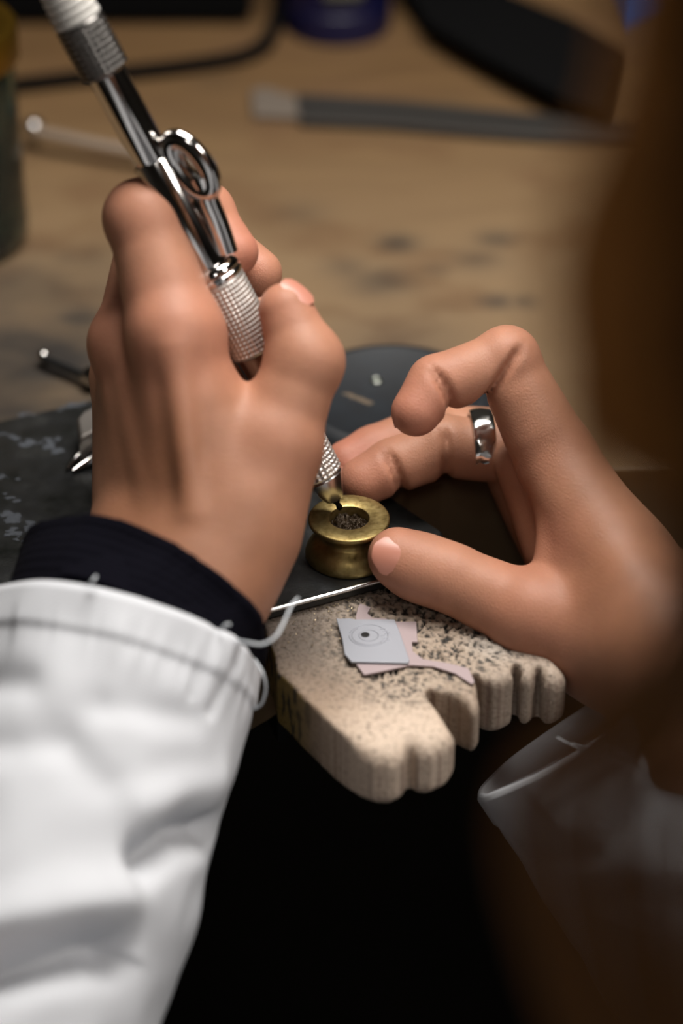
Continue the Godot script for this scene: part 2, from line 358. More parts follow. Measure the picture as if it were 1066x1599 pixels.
func left_hand(g: Geo) -> void:
	var index := [Vector3(-0.0497, 0.9834, 0.0028), Vector3(-0.0596, 1.0104, -0.0185), Vector3(-0.0432, 1.0022, -0.0372), Vector3(-0.0339, 0.9945, -0.0269)]
	var middle := [Vector3(-0.0636, 0.9708, -0.0128), Vector3(-0.0585, 0.9946, -0.0392), Vector3(-0.0430, 0.9870, -0.0509), Vector3(-0.0275, 0.9816, -0.0374)]
	var third := [Vector3(-0.0664, 0.9525, -0.0244), Vector3(-0.0619, 0.9705, -0.0516), Vector3(-0.0432, 0.9637, -0.0615), Vector3(-0.0198, 0.9565, -0.0442)]
	var little := [Vector3(-0.0654, 0.9343, -0.0311), Vector3(-0.0616, 0.9485, -0.0557), Vector3(-0.0437, 0.9437, -0.0597), Vector3(-0.0250, 0.9433, -0.0448)]
	var thumb := [Vector3(-0.0321, 0.9385, 0.0318), Vector3(-0.0225, 0.9565, 0.0192), Vector3(-0.0129, 0.9764, 0.0053), Vector3(-0.0184, 0.9881, -0.0041)]
	var w1 := Vector3(-0.0411, 0.9295, 0.0430)
	var w2 := Vector3(-0.0573, 0.9244, 0.0344)
	var a1 := Vector3(-0.0489, 0.9195, 0.0659)
	var a2 := Vector3(-0.0651, 0.9141, 0.0575)
	var f := field_round([index[0], index[1], little[2], thumb[1], third[3], a1, a2, little[0], middle[3], thumb[2]], 0.022, 0.00115)
	# palm, wrist and forearm
	f.cap(w1, index[0], 0.0145, 0.0138, 0.01)
	f.cap(w1.lerp(w2, 0.4), middle[0], 0.015, 0.0125, 0.01)
	f.cap(w2, third[0], 0.0155, 0.0122, 0.01)
	f.cap(w2, little[0], 0.014, 0.0115, 0.01)
	f.cap(w1, w2, 0.0165, 0.0165, 0.012)
	f.cap(w1, a1, 0.0165, 0.019, 0.012)
	f.cap(w2, a2, 0.0165, 0.019, 0.012)
	f.cap(Vector3(-0.0464, 0.9564, -0.0002), Vector3(-0.0423, 0.9350, 0.0220), 0.016, 0.017, 0.012)
	f.cap(w1, thumb[0], 0.016, 0.0165, 0.012)
	f.cap(thumb[0], thumb[1], 0.0158, 0.0132, 0.01)
	f.cap(Vector3(-0.0413, 0.9642, 0.0138), Vector3(-0.0339, 0.9446, 0.0276), 0.0105, 0.015, 0.01)
	f.cap(Vector3(-0.0372, 0.9518, 0.0201), Vector3(-0.0270, 0.9465, 0.0238), 0.0085, 0.0115, 0.008)
	# hollow over the wrist, knuckles, tendons
	f.ball(index[0] + Vector3(-0.1952, 0.6397, 0.7434) * 0.0055, Basis(), Vector3(0.0085, 0.0085, 0.0085), 0.01)
	f.ball(middle[0] + Vector3(-0.5071, 0.6232, 0.5954) * 0.006, Basis(), Vector3(0.0085, 0.0085, 0.0085), 0.008)
	f.cap(Vector3(-0.0496, 0.9872, 0.0161), Vector3(-0.0442, 0.9517, 0.0458), 0.0022, 0.0018, 0.006)
	f.cap(Vector3(-0.0644, 0.9740, -0.0003), Vector3(-0.0539, 0.9420, 0.0416), 0.0022, 0.0016, 0.006)
	f.cap(Vector3(-0.0700, 0.9563, -0.0075), Vector3(-0.0628, 0.9329, 0.0382), 0.002, 0.0018, 0.005)
	for part in [[index, [0.0138, 0.0103, 0.0083, 0.0072]], [middle, [0.0122, 0.0102, 0.0085, 0.0074]], [third, [0.0116, 0.0098, 0.0082, 0.0072]], [little, [0.0108, 0.0086, 0.0072, 0.0064]], [thumb, [0.0145, 0.0134, 0.0106, 0.008]]]:
		var h := f.like()
		chain(h, part[0], part[1])
		var j: Array = part[0]
		var r: Array = part[1]
		# finger joints a little wider, soft pads
		h.ball(j[1], Basis(), Vector3.ONE * (r[1] + 0.0004), 0.004)
		h.ball(j[2], Basis(), Vector3.ONE * (r[2] + 0.0003), 0.003)
		f.join(h, 0.0035 if part[0] != thumb else 0.004)
	for s in [[index[0], 0.02, 0.75], [middle[0], 0.018, 0.8], [index[1], 0.014, 0.5], [index[3], 0.014, 1.0], [thumb[3], 0.012, 0.5], [thumb[2], 0.012, 0.35], [thumb[1], 0.016, 0.4], [index[2], 0.012, 0.8]]:
		blush.append(s)
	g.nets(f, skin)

func right_hand(g: Geo) -> void:
	var index := [Vector3(0.0627, 0.9341, -0.0078), Vector3(0.0474, 0.9613, -0.0208), Vector3(0.0260, 0.9574, -0.0132), Vector3(0.0196, 0.9520, -0.0057)]
	var middle := [Vector3(0.0608, 0.9203, -0.0335), Vector3(0.0296, 0.9234, -0.0309), Vector3(0.0135, 0.9195, -0.0257), Vector3(0.0043, 0.9163, -0.0222)]
	var third := [Vector3(0.0595, 0.9106, -0.0512), Vector3(0.0254, 0.9177, -0.0489), Vector3(0.0077, 0.9149, -0.0408), Vector3(-0.0009, 0.9136, -0.0362)]
	var little := [Vector3(0.0578, 0.8972, -0.0614), Vector3(0.0376, 0.9007, -0.0638), Vector3(0.0269, 0.8978, -0.0568), Vector3(0.0200, 0.8957, -0.0505)]
	var thumb := [Vector3(0.0772, 0.8969, 0.0341), Vector3(0.0547, 0.9022, 0.0291), Vector3(0.0304, 0.9098, 0.0202), Vector3(0.0144, 0.9138, 0.0149)]
	var w1 := Vector3(0.0937, 0.9037, 0.0488)
	var w2 := Vector3(0.1019, 0.8845, 0.0135)
	var a1 := Vector3(0.0974, 0.8858, 0.0650)
	var a2 := Vector3(0.1052, 0.8631, 0.0382)
	var f := field_round([index[1], middle[3], third[3], little[0], little[1], thumb[3], w1, w2, a1, a2, index[3]], 0.024, 0.00115)
	f.cap(w1, index[0], 0.017, 0.0122, 0.012)
	f.cap(w1.lerp(w2, 0.5), middle[0], 0.016, 0.0118, 0.01)
	f.cap(w2, third[0], 0.0155, 0.0112, 0.01)
	f.cap(w2, little[0], 0.015, 0.0108, 0.01)
	f.cap(w1, w2, 0.0185, 0.0165, 0.012)
	f.cap(w1, a1, 0.018, 0.02, 0.012)
	f.cap(w2, a2, 0.017, 0.02, 0.012)
	f.cap(w1, thumb[0], 0.018, 0.0175, 0.012)
	f.cap(thumb[0], thumb[1], 0.0175, 0.0128, 0.01)
	f.cap(Vector3(0.0800, 0.9094, 0.0156), Vector3(0.0841, 0.9020, 0.0281), 0.0165, 0.018, 0.012)
	# the web between thumb and index finger, a thin sheet
	f.cap(Vector3(0.0687, 0.9266, -0.0001), Vector3(0.0695, 0.9133, 0.0177), 0.0088, 0.0105, 0.006)
	f.cap(Vector3(0.0649, 0.9276, -0.0021), Vector3(0.0607, 0.9136, 0.0175), 0.0058, 0.0052, 0.004)
	f.cap(Vector3(0.0560, 0.9109, -0.0343), Vector3(0.0687, 0.8933, -0.0147), 0.0125, 0.013, 0.008)
	f.cap(Vector3(0.0562, 0.9232, -0.0197), Vector3(0.0617, 0.9050, -0.0009), 0.0108, 0.008, 0.003)
	f.cap(Vector3(0.0709, 0.9144, -0.0074), Vector3(0.0798, 0.8934, 0.0072), 0.012, 0.014, 0.012)
	f.cap(Vector3(0.0680, 0.9051, -0.0278), Vector3(0.0831, 0.8862, -0.0024), 0.011, 0.014, 0.012)
	f.ball(thumb[1] + Vector3(0.0990, 0.6490, 0.7543) * 0.0048, Basis(), Vector3(0.0095, 0.0095, 0.0095), 0.008)
	f.ball(Vector3(0.0822, 0.9170, 0.0371), Basis(), Vector3(0.006, 0.009, 0.006), 0.012)
	for part in [[index, [0.0122, 0.0091, 0.0083, 0.0071]], [middle, [0.0106, 0.0089, 0.0081, 0.0074]], [third, [0.0108, 0.0086, 0.0077, 0.007]], [little, [0.0098, 0.0078, 0.0068, 0.0062]], [thumb, [0.015, 0.0126, 0.0101, 0.0089]]]:
		var h := f.like()
		chain(h, part[0], part[1], 0.0025)
		var j: Array = part[0]
		var r: Array = part[1]
		h.ball(j[1], Basis(), Vector3.ONE * (r[1] + 0.0004), 0.003)
		# soft undersides of the finger segments
		if part[0] != thumb:
			for i in 3:
				h.cap(j[i].lerp(j[i + 1], 0.35) + Vector3(-0.4176, -0.4788, 0.7722) * 0.0022, j[i].lerp(j[i + 1], 0.7) + Vector3(-0.4176, -0.4788, 0.7722) * 0.0022, lerpf(r[i], r[i + 1], 0.35) - 0.0012, lerpf(r[i], r[i + 1], 0.7) - 0.0012, 0.003)
		else:
			h.ball(j[2].lerp(j[3], 0.55) + Vector3(0.0000, -0.9650, -0.2621) * 0.0015, Basis(), Vector3(0.0105, 0.0095, 0.0095), 0.005)
		f.join(h, 0.003 if part[0] != thumb else 0.004)
	# creases where the joints fold
	var pal := Vector3(-0.2596, -0.3104, 0.9145)
	for s in [[index, 1, 0.0093], [index, 2, 0.0084], [middle, 1, 0.0091], [middle, 2, 0.0083]]:
		var j: Array = s[0]
		var k: int = s[1]
		f.crease(j[k], (j[k + 1] - j[k - 1]).normalized(), s[2], 0.0011, pal)
		f.crease(j[k] + (j[k + 1] - j[k]).normalized() * 0.0022, (j[k + 1] - j[k - 1]).normalized(), s[2], 0.0007, pal)
	for s in [[index[3], 0.016, 0.8], [index[2], 0.014, 0.5], [middle[3], 0.014, 0.7], [third[3], 0.018, 1.0], [thumb[3], 0.014, 0.45], [thumb[2], 0.014, 0.3], [thumb[1], 0.02, 0.55], [index[1], 0.012, 0.45], [index[0], 0.014, 0.5], [Vector3(0.0597, 0.9227, 0.0209), 0.014, 0.35]]:
		blush.append(s)
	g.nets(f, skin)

func nail(parent: Node3D, c: Vector3, up: Vector3, along: Vector3, w: float, l: float) -> void:
	# a curved plate set into the finger end; `along` points to the fingertip
	var z := (along - up * along.dot(up)).normalized()
	var x := up.cross(z)
	var g := Geo.new()
	g.off = SEAT
	for r in 9:
		for k in 11:
			var a := (k / 10.0 - 0.5) * 2.0
			var b := (r / 8.0 - 0.5) * 2.0
			var ww := w * 0.5 * (1.0 - 0.3 * pow(absf(b), 4.0))
			var ll := l * 0.5 * (1.0 - 0.3 * pow(absf(a), 3.0))
			var drop := -w * 0.24 * a * a - l * 0.07 * b * b
			if absf(a) > 0.99 or absf(b) > 0.99:
				drop -= 0.0006
			g.add(c + x * a * ww + z * b * ll + up * drop, (up + x * a * 0.75 + z * b * 0.2).normalized())
	g.grid(9, 11, 0)
	obj("fingernail", g.mesh(), nail_mat, parent)

func cloth_tube(ctr: Array, rad: Array, wrinkles: Array, hem: float, hem_out: float, rows: int, cols: int) -> ArrayMesh:
	# a sleeve: a tube with an open end at ctr[0], turned in there; wrinkles are [points of (run in m, angle from the side that faces up), width, height]
	var path := spline(ctr, rows / (ctr.size() - 1))
	var g := Geo.new()
	g.off = SEAT
	var n := path.size()
	var run := [0.0]
	for i in n - 1:
		run.append(run[i] + path[i].distance_to(path[i + 1]))
	var total: float = run[n - 1]
	var soft := FastNoiseLite.new()
	soft.seed = 31
	soft.frequency = 1.0
	soft.fractal_octaves = 2
	var pos := []
	for i in n:
		var t := (path[mini(i + 1, n - 1)] - path[maxi(i - 1, 0)]).normalized()
		var up := Vector3(0.0000, 0.5736, 0.8192)
		up = (up - t * up.dot(t)).normalized()
		var side := up.cross(t)
		if side.x < 0:
			side = -side
		var s: float = run[i]
		var u := s / total * (rad.size() - 1)
		var r0: float = lerpf(rad[mini(int(u), rad.size() - 1)], rad[mini(int(u) + 1, rad.size() - 1)], u - int(u))
		var row := PackedVector3Array()
		for k in cols:
			var a := TAU * k / cols
			var aa := wrapf(a, -PI, PI)
			var r := r0 + 0.0016 * soft.get_noise_3d(s * 26.0, cos(a) * 1.3, sin(a) * 1.3)
			if s < hem:
				r += hem_out * smoothstep(0.0, 0.0012, s) * smoothstep(hem, hem - 0.0016, s)
			var pk := exp(-pow((s - hem) / 0.006, 2.0))
			r += 0.0007 * pk * soft.get_noise_2d(a * 9.0, 3.0)
			for wr in wrinkles:
				var pts: Array = wr[0]
				var best := 1e9
				for j in pts.size() - 1:
					var p0 := Vector2(pts[j].x, pts[j].y * r0)
					var p1 := Vector2(pts[j + 1].x, pts[j + 1].y * r0)
					var q := Vector2(s, aa * r0)
					var d := p1 - p0
					var v := clampf((q - p0).dot(d) / d.length_squared(), 0, 1)
					var dist := q - p0 - d * v
					best = minf(best, dist.length() * (wr[3] if dist.x > 0 else 1.0))
				r += wr[2] * exp(-best * best / (wr[1] * wr[1]))
			row.append(path[i] + (up * cos(a) + side * sin(a)) * r)
		pos.append(row)
	var first := 0
	# outside
	for i in n:
		for k in cols:
			var dx: Vector3 = pos[i][(k + 1) % cols] - pos[i][(k + cols - 1) % cols]
			var dy: Vector3 = pos[mini(i + 1, n - 1)][k] - pos[maxi(i - 1, 0)][k]
			var m := dx.cross(dy).normalized()
			if m.dot(pos[i][k] - path[i]) < 0:
				m = -m
			g.add(pos[i][k], m, Color.WHITE, Vector2(float(k) / cols * 0.25, run[i]))
	g.grid(n, cols, 0, true)
	# turned-in edge and lining
	first = g.p.size()
	var t0 := (path[1] - path[0]).normalized()
	for r in 5:
		for k in cols:
			var out: Vector3 = (pos[0][k] - path[0])
			var m := out.normalized()
			var q: Vector3 = pos[0][k]
			if r == 0:
				g.add(q, (m - t0).normalized(), Color.WHITE, Vector2(float(k) / cols * 0.25, 0))
			elif r == 1:
				g.add(q - m * 0.0009 - t0 * 0.0007, -t0, Color.WHITE, Vector2(float(k) / cols * 0.25, -0.001))
			elif r == 2:
				g.add(q - m * 0.002, (-m - t0).normalized(), Color.WHITE, Vector2(float(k) / cols * 0.25, -0.002))
			else:
				var s := 0.008 if r == 3 else 0.018
				g.add(q - m * 0.0024 + t0 * s, -m, Color.WHITE, Vector2(float(k) / cols * 0.25, -s))
	g.grid(5, cols, first, true)
	return g.mesh()

func person() -> void:
	var t := thing("person", "person in a white jacket with long brown hair holding a handpiece and a brass spool", "person", SEAT)
	var g := Geo.new()
	g.off = SEAT
	left_hand(g)
	right_hand(g)
	# head, neck, trunk and arms
	var head := Vector3(0.13, 1.215, 0.335)
	var fw := Vector3(-0.18, -0.62, -0.76).normalized()
	var hb := Basis(Vector3.RIGHT, fw.cross(Vector3.RIGHT), fw)
	hb = Basis(hb.x, fw.cross(hb.x).normalized() * -1.0, fw).orthonormalized()
	if hb.y.y < 0:
		hb.y = -hb.y
	hb.x = hb.y.cross(hb.z)
	var f := Field.new(head - Vector3(0.13, 0.16, 0.14), head + Vector3(0.13, 0.15, 0.16), 0.004)
	f.ball(head + hb.y * 0.025 - hb.z * 0.012, hb, Vector3(0.074, 0.092, 0.095), 0.01)
	f.ball(head - hb.y * 0.045 + hb.z * 0.028, hb, Vector3(0.058, 0.075, 0.06), 0.02)
	f.cap(head - hb.y * 0.03 - hb.z * 0.03, head - hb.y * 0.13 - hb.z * 0.07, 0.05, 0.052, 0.02)
	f.cap(head + hb.y * 0.004 + hb.z * 0.086, head - hb.y * 0.033 + hb.z * 0.098, 0.007, 0.0125, 0.012)
	for s in [-1, 1]:
		f.ball(head + hb.x * 0.031 * s + hb.y * 0.005 + hb.z * 0.086, hb, Vector3(0.016, 0.011, 0.012), 0.012, true)
		f.ball(head + hb.x * 0.031 * s + hb.y * 0.004 + hb.z * 0.071, hb, Vector3(0.012, 0.012, 0.012), 0.002)
		f.ball(head + hb.x * 0.073 * s - hb.y * 0.005 - hb.z * 0.012, hb, Vector3(0.009, 0.031, 0.018), 0.005)
	f.ball(head - hb.y * 0.066 + hb.z * 0.086, hb, Vector3(0.022, 0.0065, 0.008), 0.005)
	f.cap(head - hb.y * 0.0655 - hb.x * 0.02 + hb.z * 0.094, head - hb.y * 0.0655 + hb.x * 0.02 + hb.z * 0.094, 0.0015, 0.0015, 0.003, true)
	g.nets(f, skin)
	var neck := head - hb.y * 0.11 - hb.z * 0.06
	var chest := Vector3(0.12, 0.93, 0.6)
	var ls := Vector3(-0.06, 1.0, 0.54)
	var rs := Vector3(0.29, 1.0, 0.5)
	var le := Vector3(-0.12, 0.885, 0.27)
	var re := Vector3(0.165, 0.78, 0.13)
	var hip := Vector3(0.12, 0.6, 0.68)
	var b := Field.new(Vector3(-0.22, 0.02, -0.02), Vector3(0.44, 1.2, 0.9), 0.012)
	b.cap(neck + Vector3(0, 0.03, -0.02), chest + Vector3(0, 0.06, 0), 0.05, 0.07, 0.04)
	b.cap(chest, hip, 0.105, 0.11, 0.05)
	b.cap(ls, rs, 0.05, 0.05, 0.05)
	b.cap(ls, le, 0.042, 0.022, 0.02)
	b.cap(le, Vector3(-0.0965, 0.8556, 0.1485), 0.02, 0.022, 0.02)
	b.cap(Vector3(-0.0965, 0.8556, 0.1485), Vector3(-0.0715, 0.8967, 0.0806), 0.023, 0.022, 0.02)
	b.cap(rs, re, 0.045, 0.036, 0.03)
	b.cap(re, Vector3(0.0990, 0.8334, 0.0712), 0.03, 0.022, 0.02)
	for s in [-1, 1]:
		var hp := hip + Vector3(0.09 * s, -0.02, 0)
		var kn := Vector3(0.12 + 0.14 * s, 0.57, 0.2)
		b.cap(hp, kn, 0.085, 0.055, 0.04)
		b.cap(kn, Vector3(0.12 + 0.15 * s, 0.08, 0.28), 0.052, 0.034, 0.03)
		b.cap(Vector3(0.12 + 0.15 * s, 0.055, 0.28), Vector3(0.12 + 0.16 * s, 0.045, 0.13), 0.034, 0.03, 0.02)
	g.nets(b, skin)
	obj("body", g.mesh(), skin_mat, t)
	# nails
	nail(t, Vector3(0.0132, 0.9201, 0.0218), Vector3(-0.0779, 0.7339, 0.6747), Vector3(-0.9759, 0.1039, -0.1919), 0.0128, 0.0132)
	nail(t, Vector3(-0.0175, 0.9890, -0.0048) + Vector3(0.4955, 0.8686, -0.0034) * 0.0073, Vector3(0.4955, 0.8686, -0.0034), Vector3(-0.7645, 0.3840, -0.5178), 0.0105, 0.011)
	nail(t, Vector3(0.0139, 0.9526, -0.0061), Vector3(-0.9488, 0.3027, -0.0900), Vector3(-0.4061, -0.7486, 0.5241), 0.009, 0.0105)
	nail(t, Vector3(-0.0013, 0.9183, -0.0321), Vector3(-0.2981, 0.9160, 0.2685), Vector3(-0.9439, -0.2706, 0.1895), 0.009, 0.01)
	# clothes
	var left := cloth_tube([Vector3(-0.0648, 0.9154, 0.0553), Vector3(-0.0731, 0.8950, 0.0842), Vector3(-0.0835, 0.8760, 0.1159), Vector3(-0.0965, 0.8556, 0.1485), Vector3(-0.1164, 0.8294, 0.1913), le], [0.0405, 0.041, 0.0425, 0.044, 0.046, 0.048, 0.05],
		[[[Vector2(0.128, -0.8), Vector2(0.108, -0.05), Vector2(0.094, 0.45), Vector2(0.092, 0.62)], 0.005, -0.0125, 0.8],
		[[Vector2(0.114, -0.8), Vector2(0.094, -0.05), Vector2(0.08, 0.5)], 0.007, 0.005, 1.0],
		[[Vector2(0.068, 0.62), Vector2(0.057, 0.9), Vector2(0.05, 1.3)], 0.0048, -0.009, 1.0],
		[[Vector2(0.056, 0.5), Vector2(0.046, 0.8), Vector2(0.038, 1.1)], 0.006, 0.0025, 1.0],
		[[Vector2(0.052, -0.6), Vector2(0.047, -0.1), Vector2(0.054, 0.2)], 0.006, -0.002, 1.0],
		[[Vector2(0.03, -0.9), Vector2(0.03, -0.5)], 0.006, -0.0018, 1.0],
		[[Vector2(0.032, 0.1), Vector2(0.026, 0.7)], 0.005, -0.0014, 1.0],
		[[Vector2(0.0, 1.0), Vector2(0.022, 0.85)], 0.0022, -0.0012, 1.0],
		[[Vector2(0.0, 0.72), Vector2(0.02, 0.66)], 0.0018, -0.0008, 1.0],
		[[Vector2(0.15, 0.3), Vector2(0.128, 0.75), Vector2(0.118, 1.1)], 0.006, -0.003, 1.0]], 0.0125, 0.0009, 190, 220)
	var lsl := obj("sleeve", left, jacket_mat, t)
	lsl.set_meta("label", "bright white cotton sleeve with a frayed hem")
	for s in [[Vector3(-0.0307, 0.9302, 0.0767), Vector3(-0.0277, 0.9334, 0.0818), Vector3(-0.0238, 0.9337, 0.0828), Vector3(-0.0203, 0.9348, 0.0808), Vector3(-0.0181, 0.9361, 0.0762), Vector3(-0.0161, 0.9380, 0.0712), Vector3(-0.0142, 0.9386, 0.0684)], [Vector3(-0.0266, 0.9184, 0.0703), Vector3(-0.0244, 0.9167, 0.0739), Vector3(-0.0235, 0.9118, 0.0749), Vector3(-0.0249, 0.9056, 0.0744), Vector3(-0.0276, 0.9018, 0.0722)], [Vector3(-0.0706, 0.9509, 0.0793), Vector3(-0.0690, 0.9534, 0.0800), Vector3(-0.0685, 0.9530, 0.0778)], [Vector3(-0.0353, 0.9349, 0.0783), Vector3(-0.0340, 0.9374, 0.0790), Vector3(-0.0326, 0.9375, 0.0789)]]:
		var th := Geo.new()
		th.off = SEAT
		var sp := spline(s, 6)
		th.tube(sp, even(sp.size(), 0.00038), 6)
		obj("loose_thread", th.mesh(), thread_mat, lsl)
	var cuff := cloth_tube([Vector3(-0.0584, 0.9214, 0.0462), Vector3(-0.0624, 0.9171, 0.0554), Vector3(-0.0674, 0.9060, 0.0692)], [0.0385, 0.0362, 0.03], [[[Vector2(0.002, -0.6), Vector2(0.002, 0.8)], 0.0022, 0.0007, 1.0]], 0.004, 0.0006, 24, 120)
	var cf := obj("cuff", cuff, navy_mat, t)
	cf.set_meta("label", "dark navy knitted cuff")
	var right := cloth_tube([Vector3(0.0703, 0.8733, 0.0458), Vector3(0.0834, 0.8568, 0.0573), Vector3(0.1012, 0.8320, 0.0698), Vector3(0.1228, 0.8025, 0.0807), re + Vector3(0.0, 0.0, 0.0)], [0.0375, 0.038, 0.04, 0.042, 0.046],
		[[[Vector2(0.02, -1.4), Vector2(0.025, -0.5), Vector2(0.018, 0.4)], 0.004, -0.003, 1.0], [[Vector2(0.035, -0.2), Vector2(0.05, 0.3)], 0.008, 0.004, 1.0], [[Vector2(0.06, -0.8), Vector2(0.07, 0.0)], 0.008, -0.003, 1.0]], 0.011, 0.0008, 100, 120)
	var rsl := obj("sleeve", right, jacket_mat, t)
	rsl.set_meta("label", "shaded white sleeve with a trailing thread")
	for s in [[Vector3(0.0584, 0.8969, 0.0781), Vector3(0.0640, 0.8958, 0.0813), Vector3(0.0712, 0.8937, 0.0827), Vector3(0.0774, 0.8938, 0.0839), Vector3(0.0841, 0.8914, 0.0855)], [Vector3(0.0603, 0.8973, 0.0802), Vector3(0.0675, 0.8950, 0.0831), Vector3(0.0738, 0.8944, 0.0835), Vector3(0.0802, 0.8917, 0.0842), Vector3(0.0840, 0.8895, 0.0844)], [Vector3(0.0622, 0.8963, 0.0797), Vector3(0.0666, 0.8965, 0.0820), Vector3(0.0742, 0.8936, 0.0853), Vector3(0.0820, 0.8914, 0.0844)]]:
		var th := Geo.new()
		th.off = SEAT
		var sp := spline(s, 6)
		th.tube(sp, even(sp.size(), 0.00028), 5)
		obj("loose_thread", th.mesh(), thread_mat, rsl)
	var jk := Field.new(Vector3(-0.24, 0.5, 0.06), Vector3(0.46, 1.26, 0.92), 0.012)
	jk.cap(chest + Vector3(0, 0.02, 0), hip + Vector3(0, 0.0, 0), 0.125, 0.135, 0.05)
	jk.cap(ls, rs, 0.065, 0.065, 0.05)
	jk.cap(ls, le, 0.062, 0.052, 0.03)
	jk.cap(rs, re, 0.062, 0.05, 0.03)
	jk.cap(neck + Vector3(0, -0.055, 0.05), chest, 0.066, 0.1, 0.05)
	var gj := Geo.new()
	gj.off = SEAT
	var white := func(_q: Vector3, _n: Vector3) -> Color: return Color.WHITE
	gj.nets(jk, white)
	obj("jacket", gj.mesh(), jacket_mat, t)
	var tr := Field.new(Vector3(-0.16, 0.08, 0.08), Vector3(0.4, 0.75, 0.9), 0.012)
	tr.cap(hip + Vector3(0, 0.05, 0), hip + Vector3(0, -0.03, 0), 0.125, 0.125, 0.05)
	for s in [-1, 1]:
		var kn := Vector3(0.12 + 0.14 * s, 0.57, 0.2)
		tr.cap(hip + Vector3(0.09 * s, -0.02, 0), kn, 0.096, 0.07, 0.04)
		tr.cap(kn, Vector3(0.12 + 0.15 * s, 0.13, 0.28), 0.068, 0.055, 0.03)
	var gt := Geo.new()
	gt.off = SEAT
	gt.nets(tr, white)
	obj("trousers", gt.mesh(), mat(Color(0.02, 0.02, 0.022), 0.95), t)
	for s in [-1, 1]:
		var sh := Field.new(Vector3(0.05 + 0.15 * s, 0.0, 0.03), Vector3(0.2 + 0.16 * s, 0.16, 0.36), 0.008)
		sh.cap(Vector3(0.12 + 0.15 * s, 0.05, 0.27), Vector3(0.12 + 0.16 * s, 0.042, 0.11), 0.042, 0.038, 0.02)
		sh.cap(Vector3(0.12 + 0.15 * s, 0.12, 0.285), Vector3(0.12 + 0.15 * s, 0.05, 0.28), 0.043, 0.044, 0.02)
		var gs := Geo.new()
		gs.off = SEAT
		gs.nets(sh, white)
		obj("shoe", gs.mesh(), mat(Color(0.05, 0.045, 0.04), 0.6), t)
	hair(t, head, hb)
	var st := thing("stool", "round black workshop stool under the person", "stool", Vector3(0.12, 0, 0.68))
	obj("seat", lathe(PackedVector2Array([Vector2(0, 0.4), Vector2(0.17, 0.4), Vector2(0.185, 0.415), Vector2(0.185, 0.44), Vector2(0.17, 0.455), Vector2(0, 0.458)])), black_mat, st)
	for k in 4:
		var a := TAU * (k + 0.5) / 4
		var lg := Geo.new()
		lg.tube(PackedVector3Array([Vector3(cos(a) * 0.1, 0.41, sin(a) * 0.1), Vector3(cos(a) * 0.2, 0.0, sin(a) * 0.2)]), even(2, 0.013), 10)
		obj("leg", lg.mesh(), dark_steel, st)

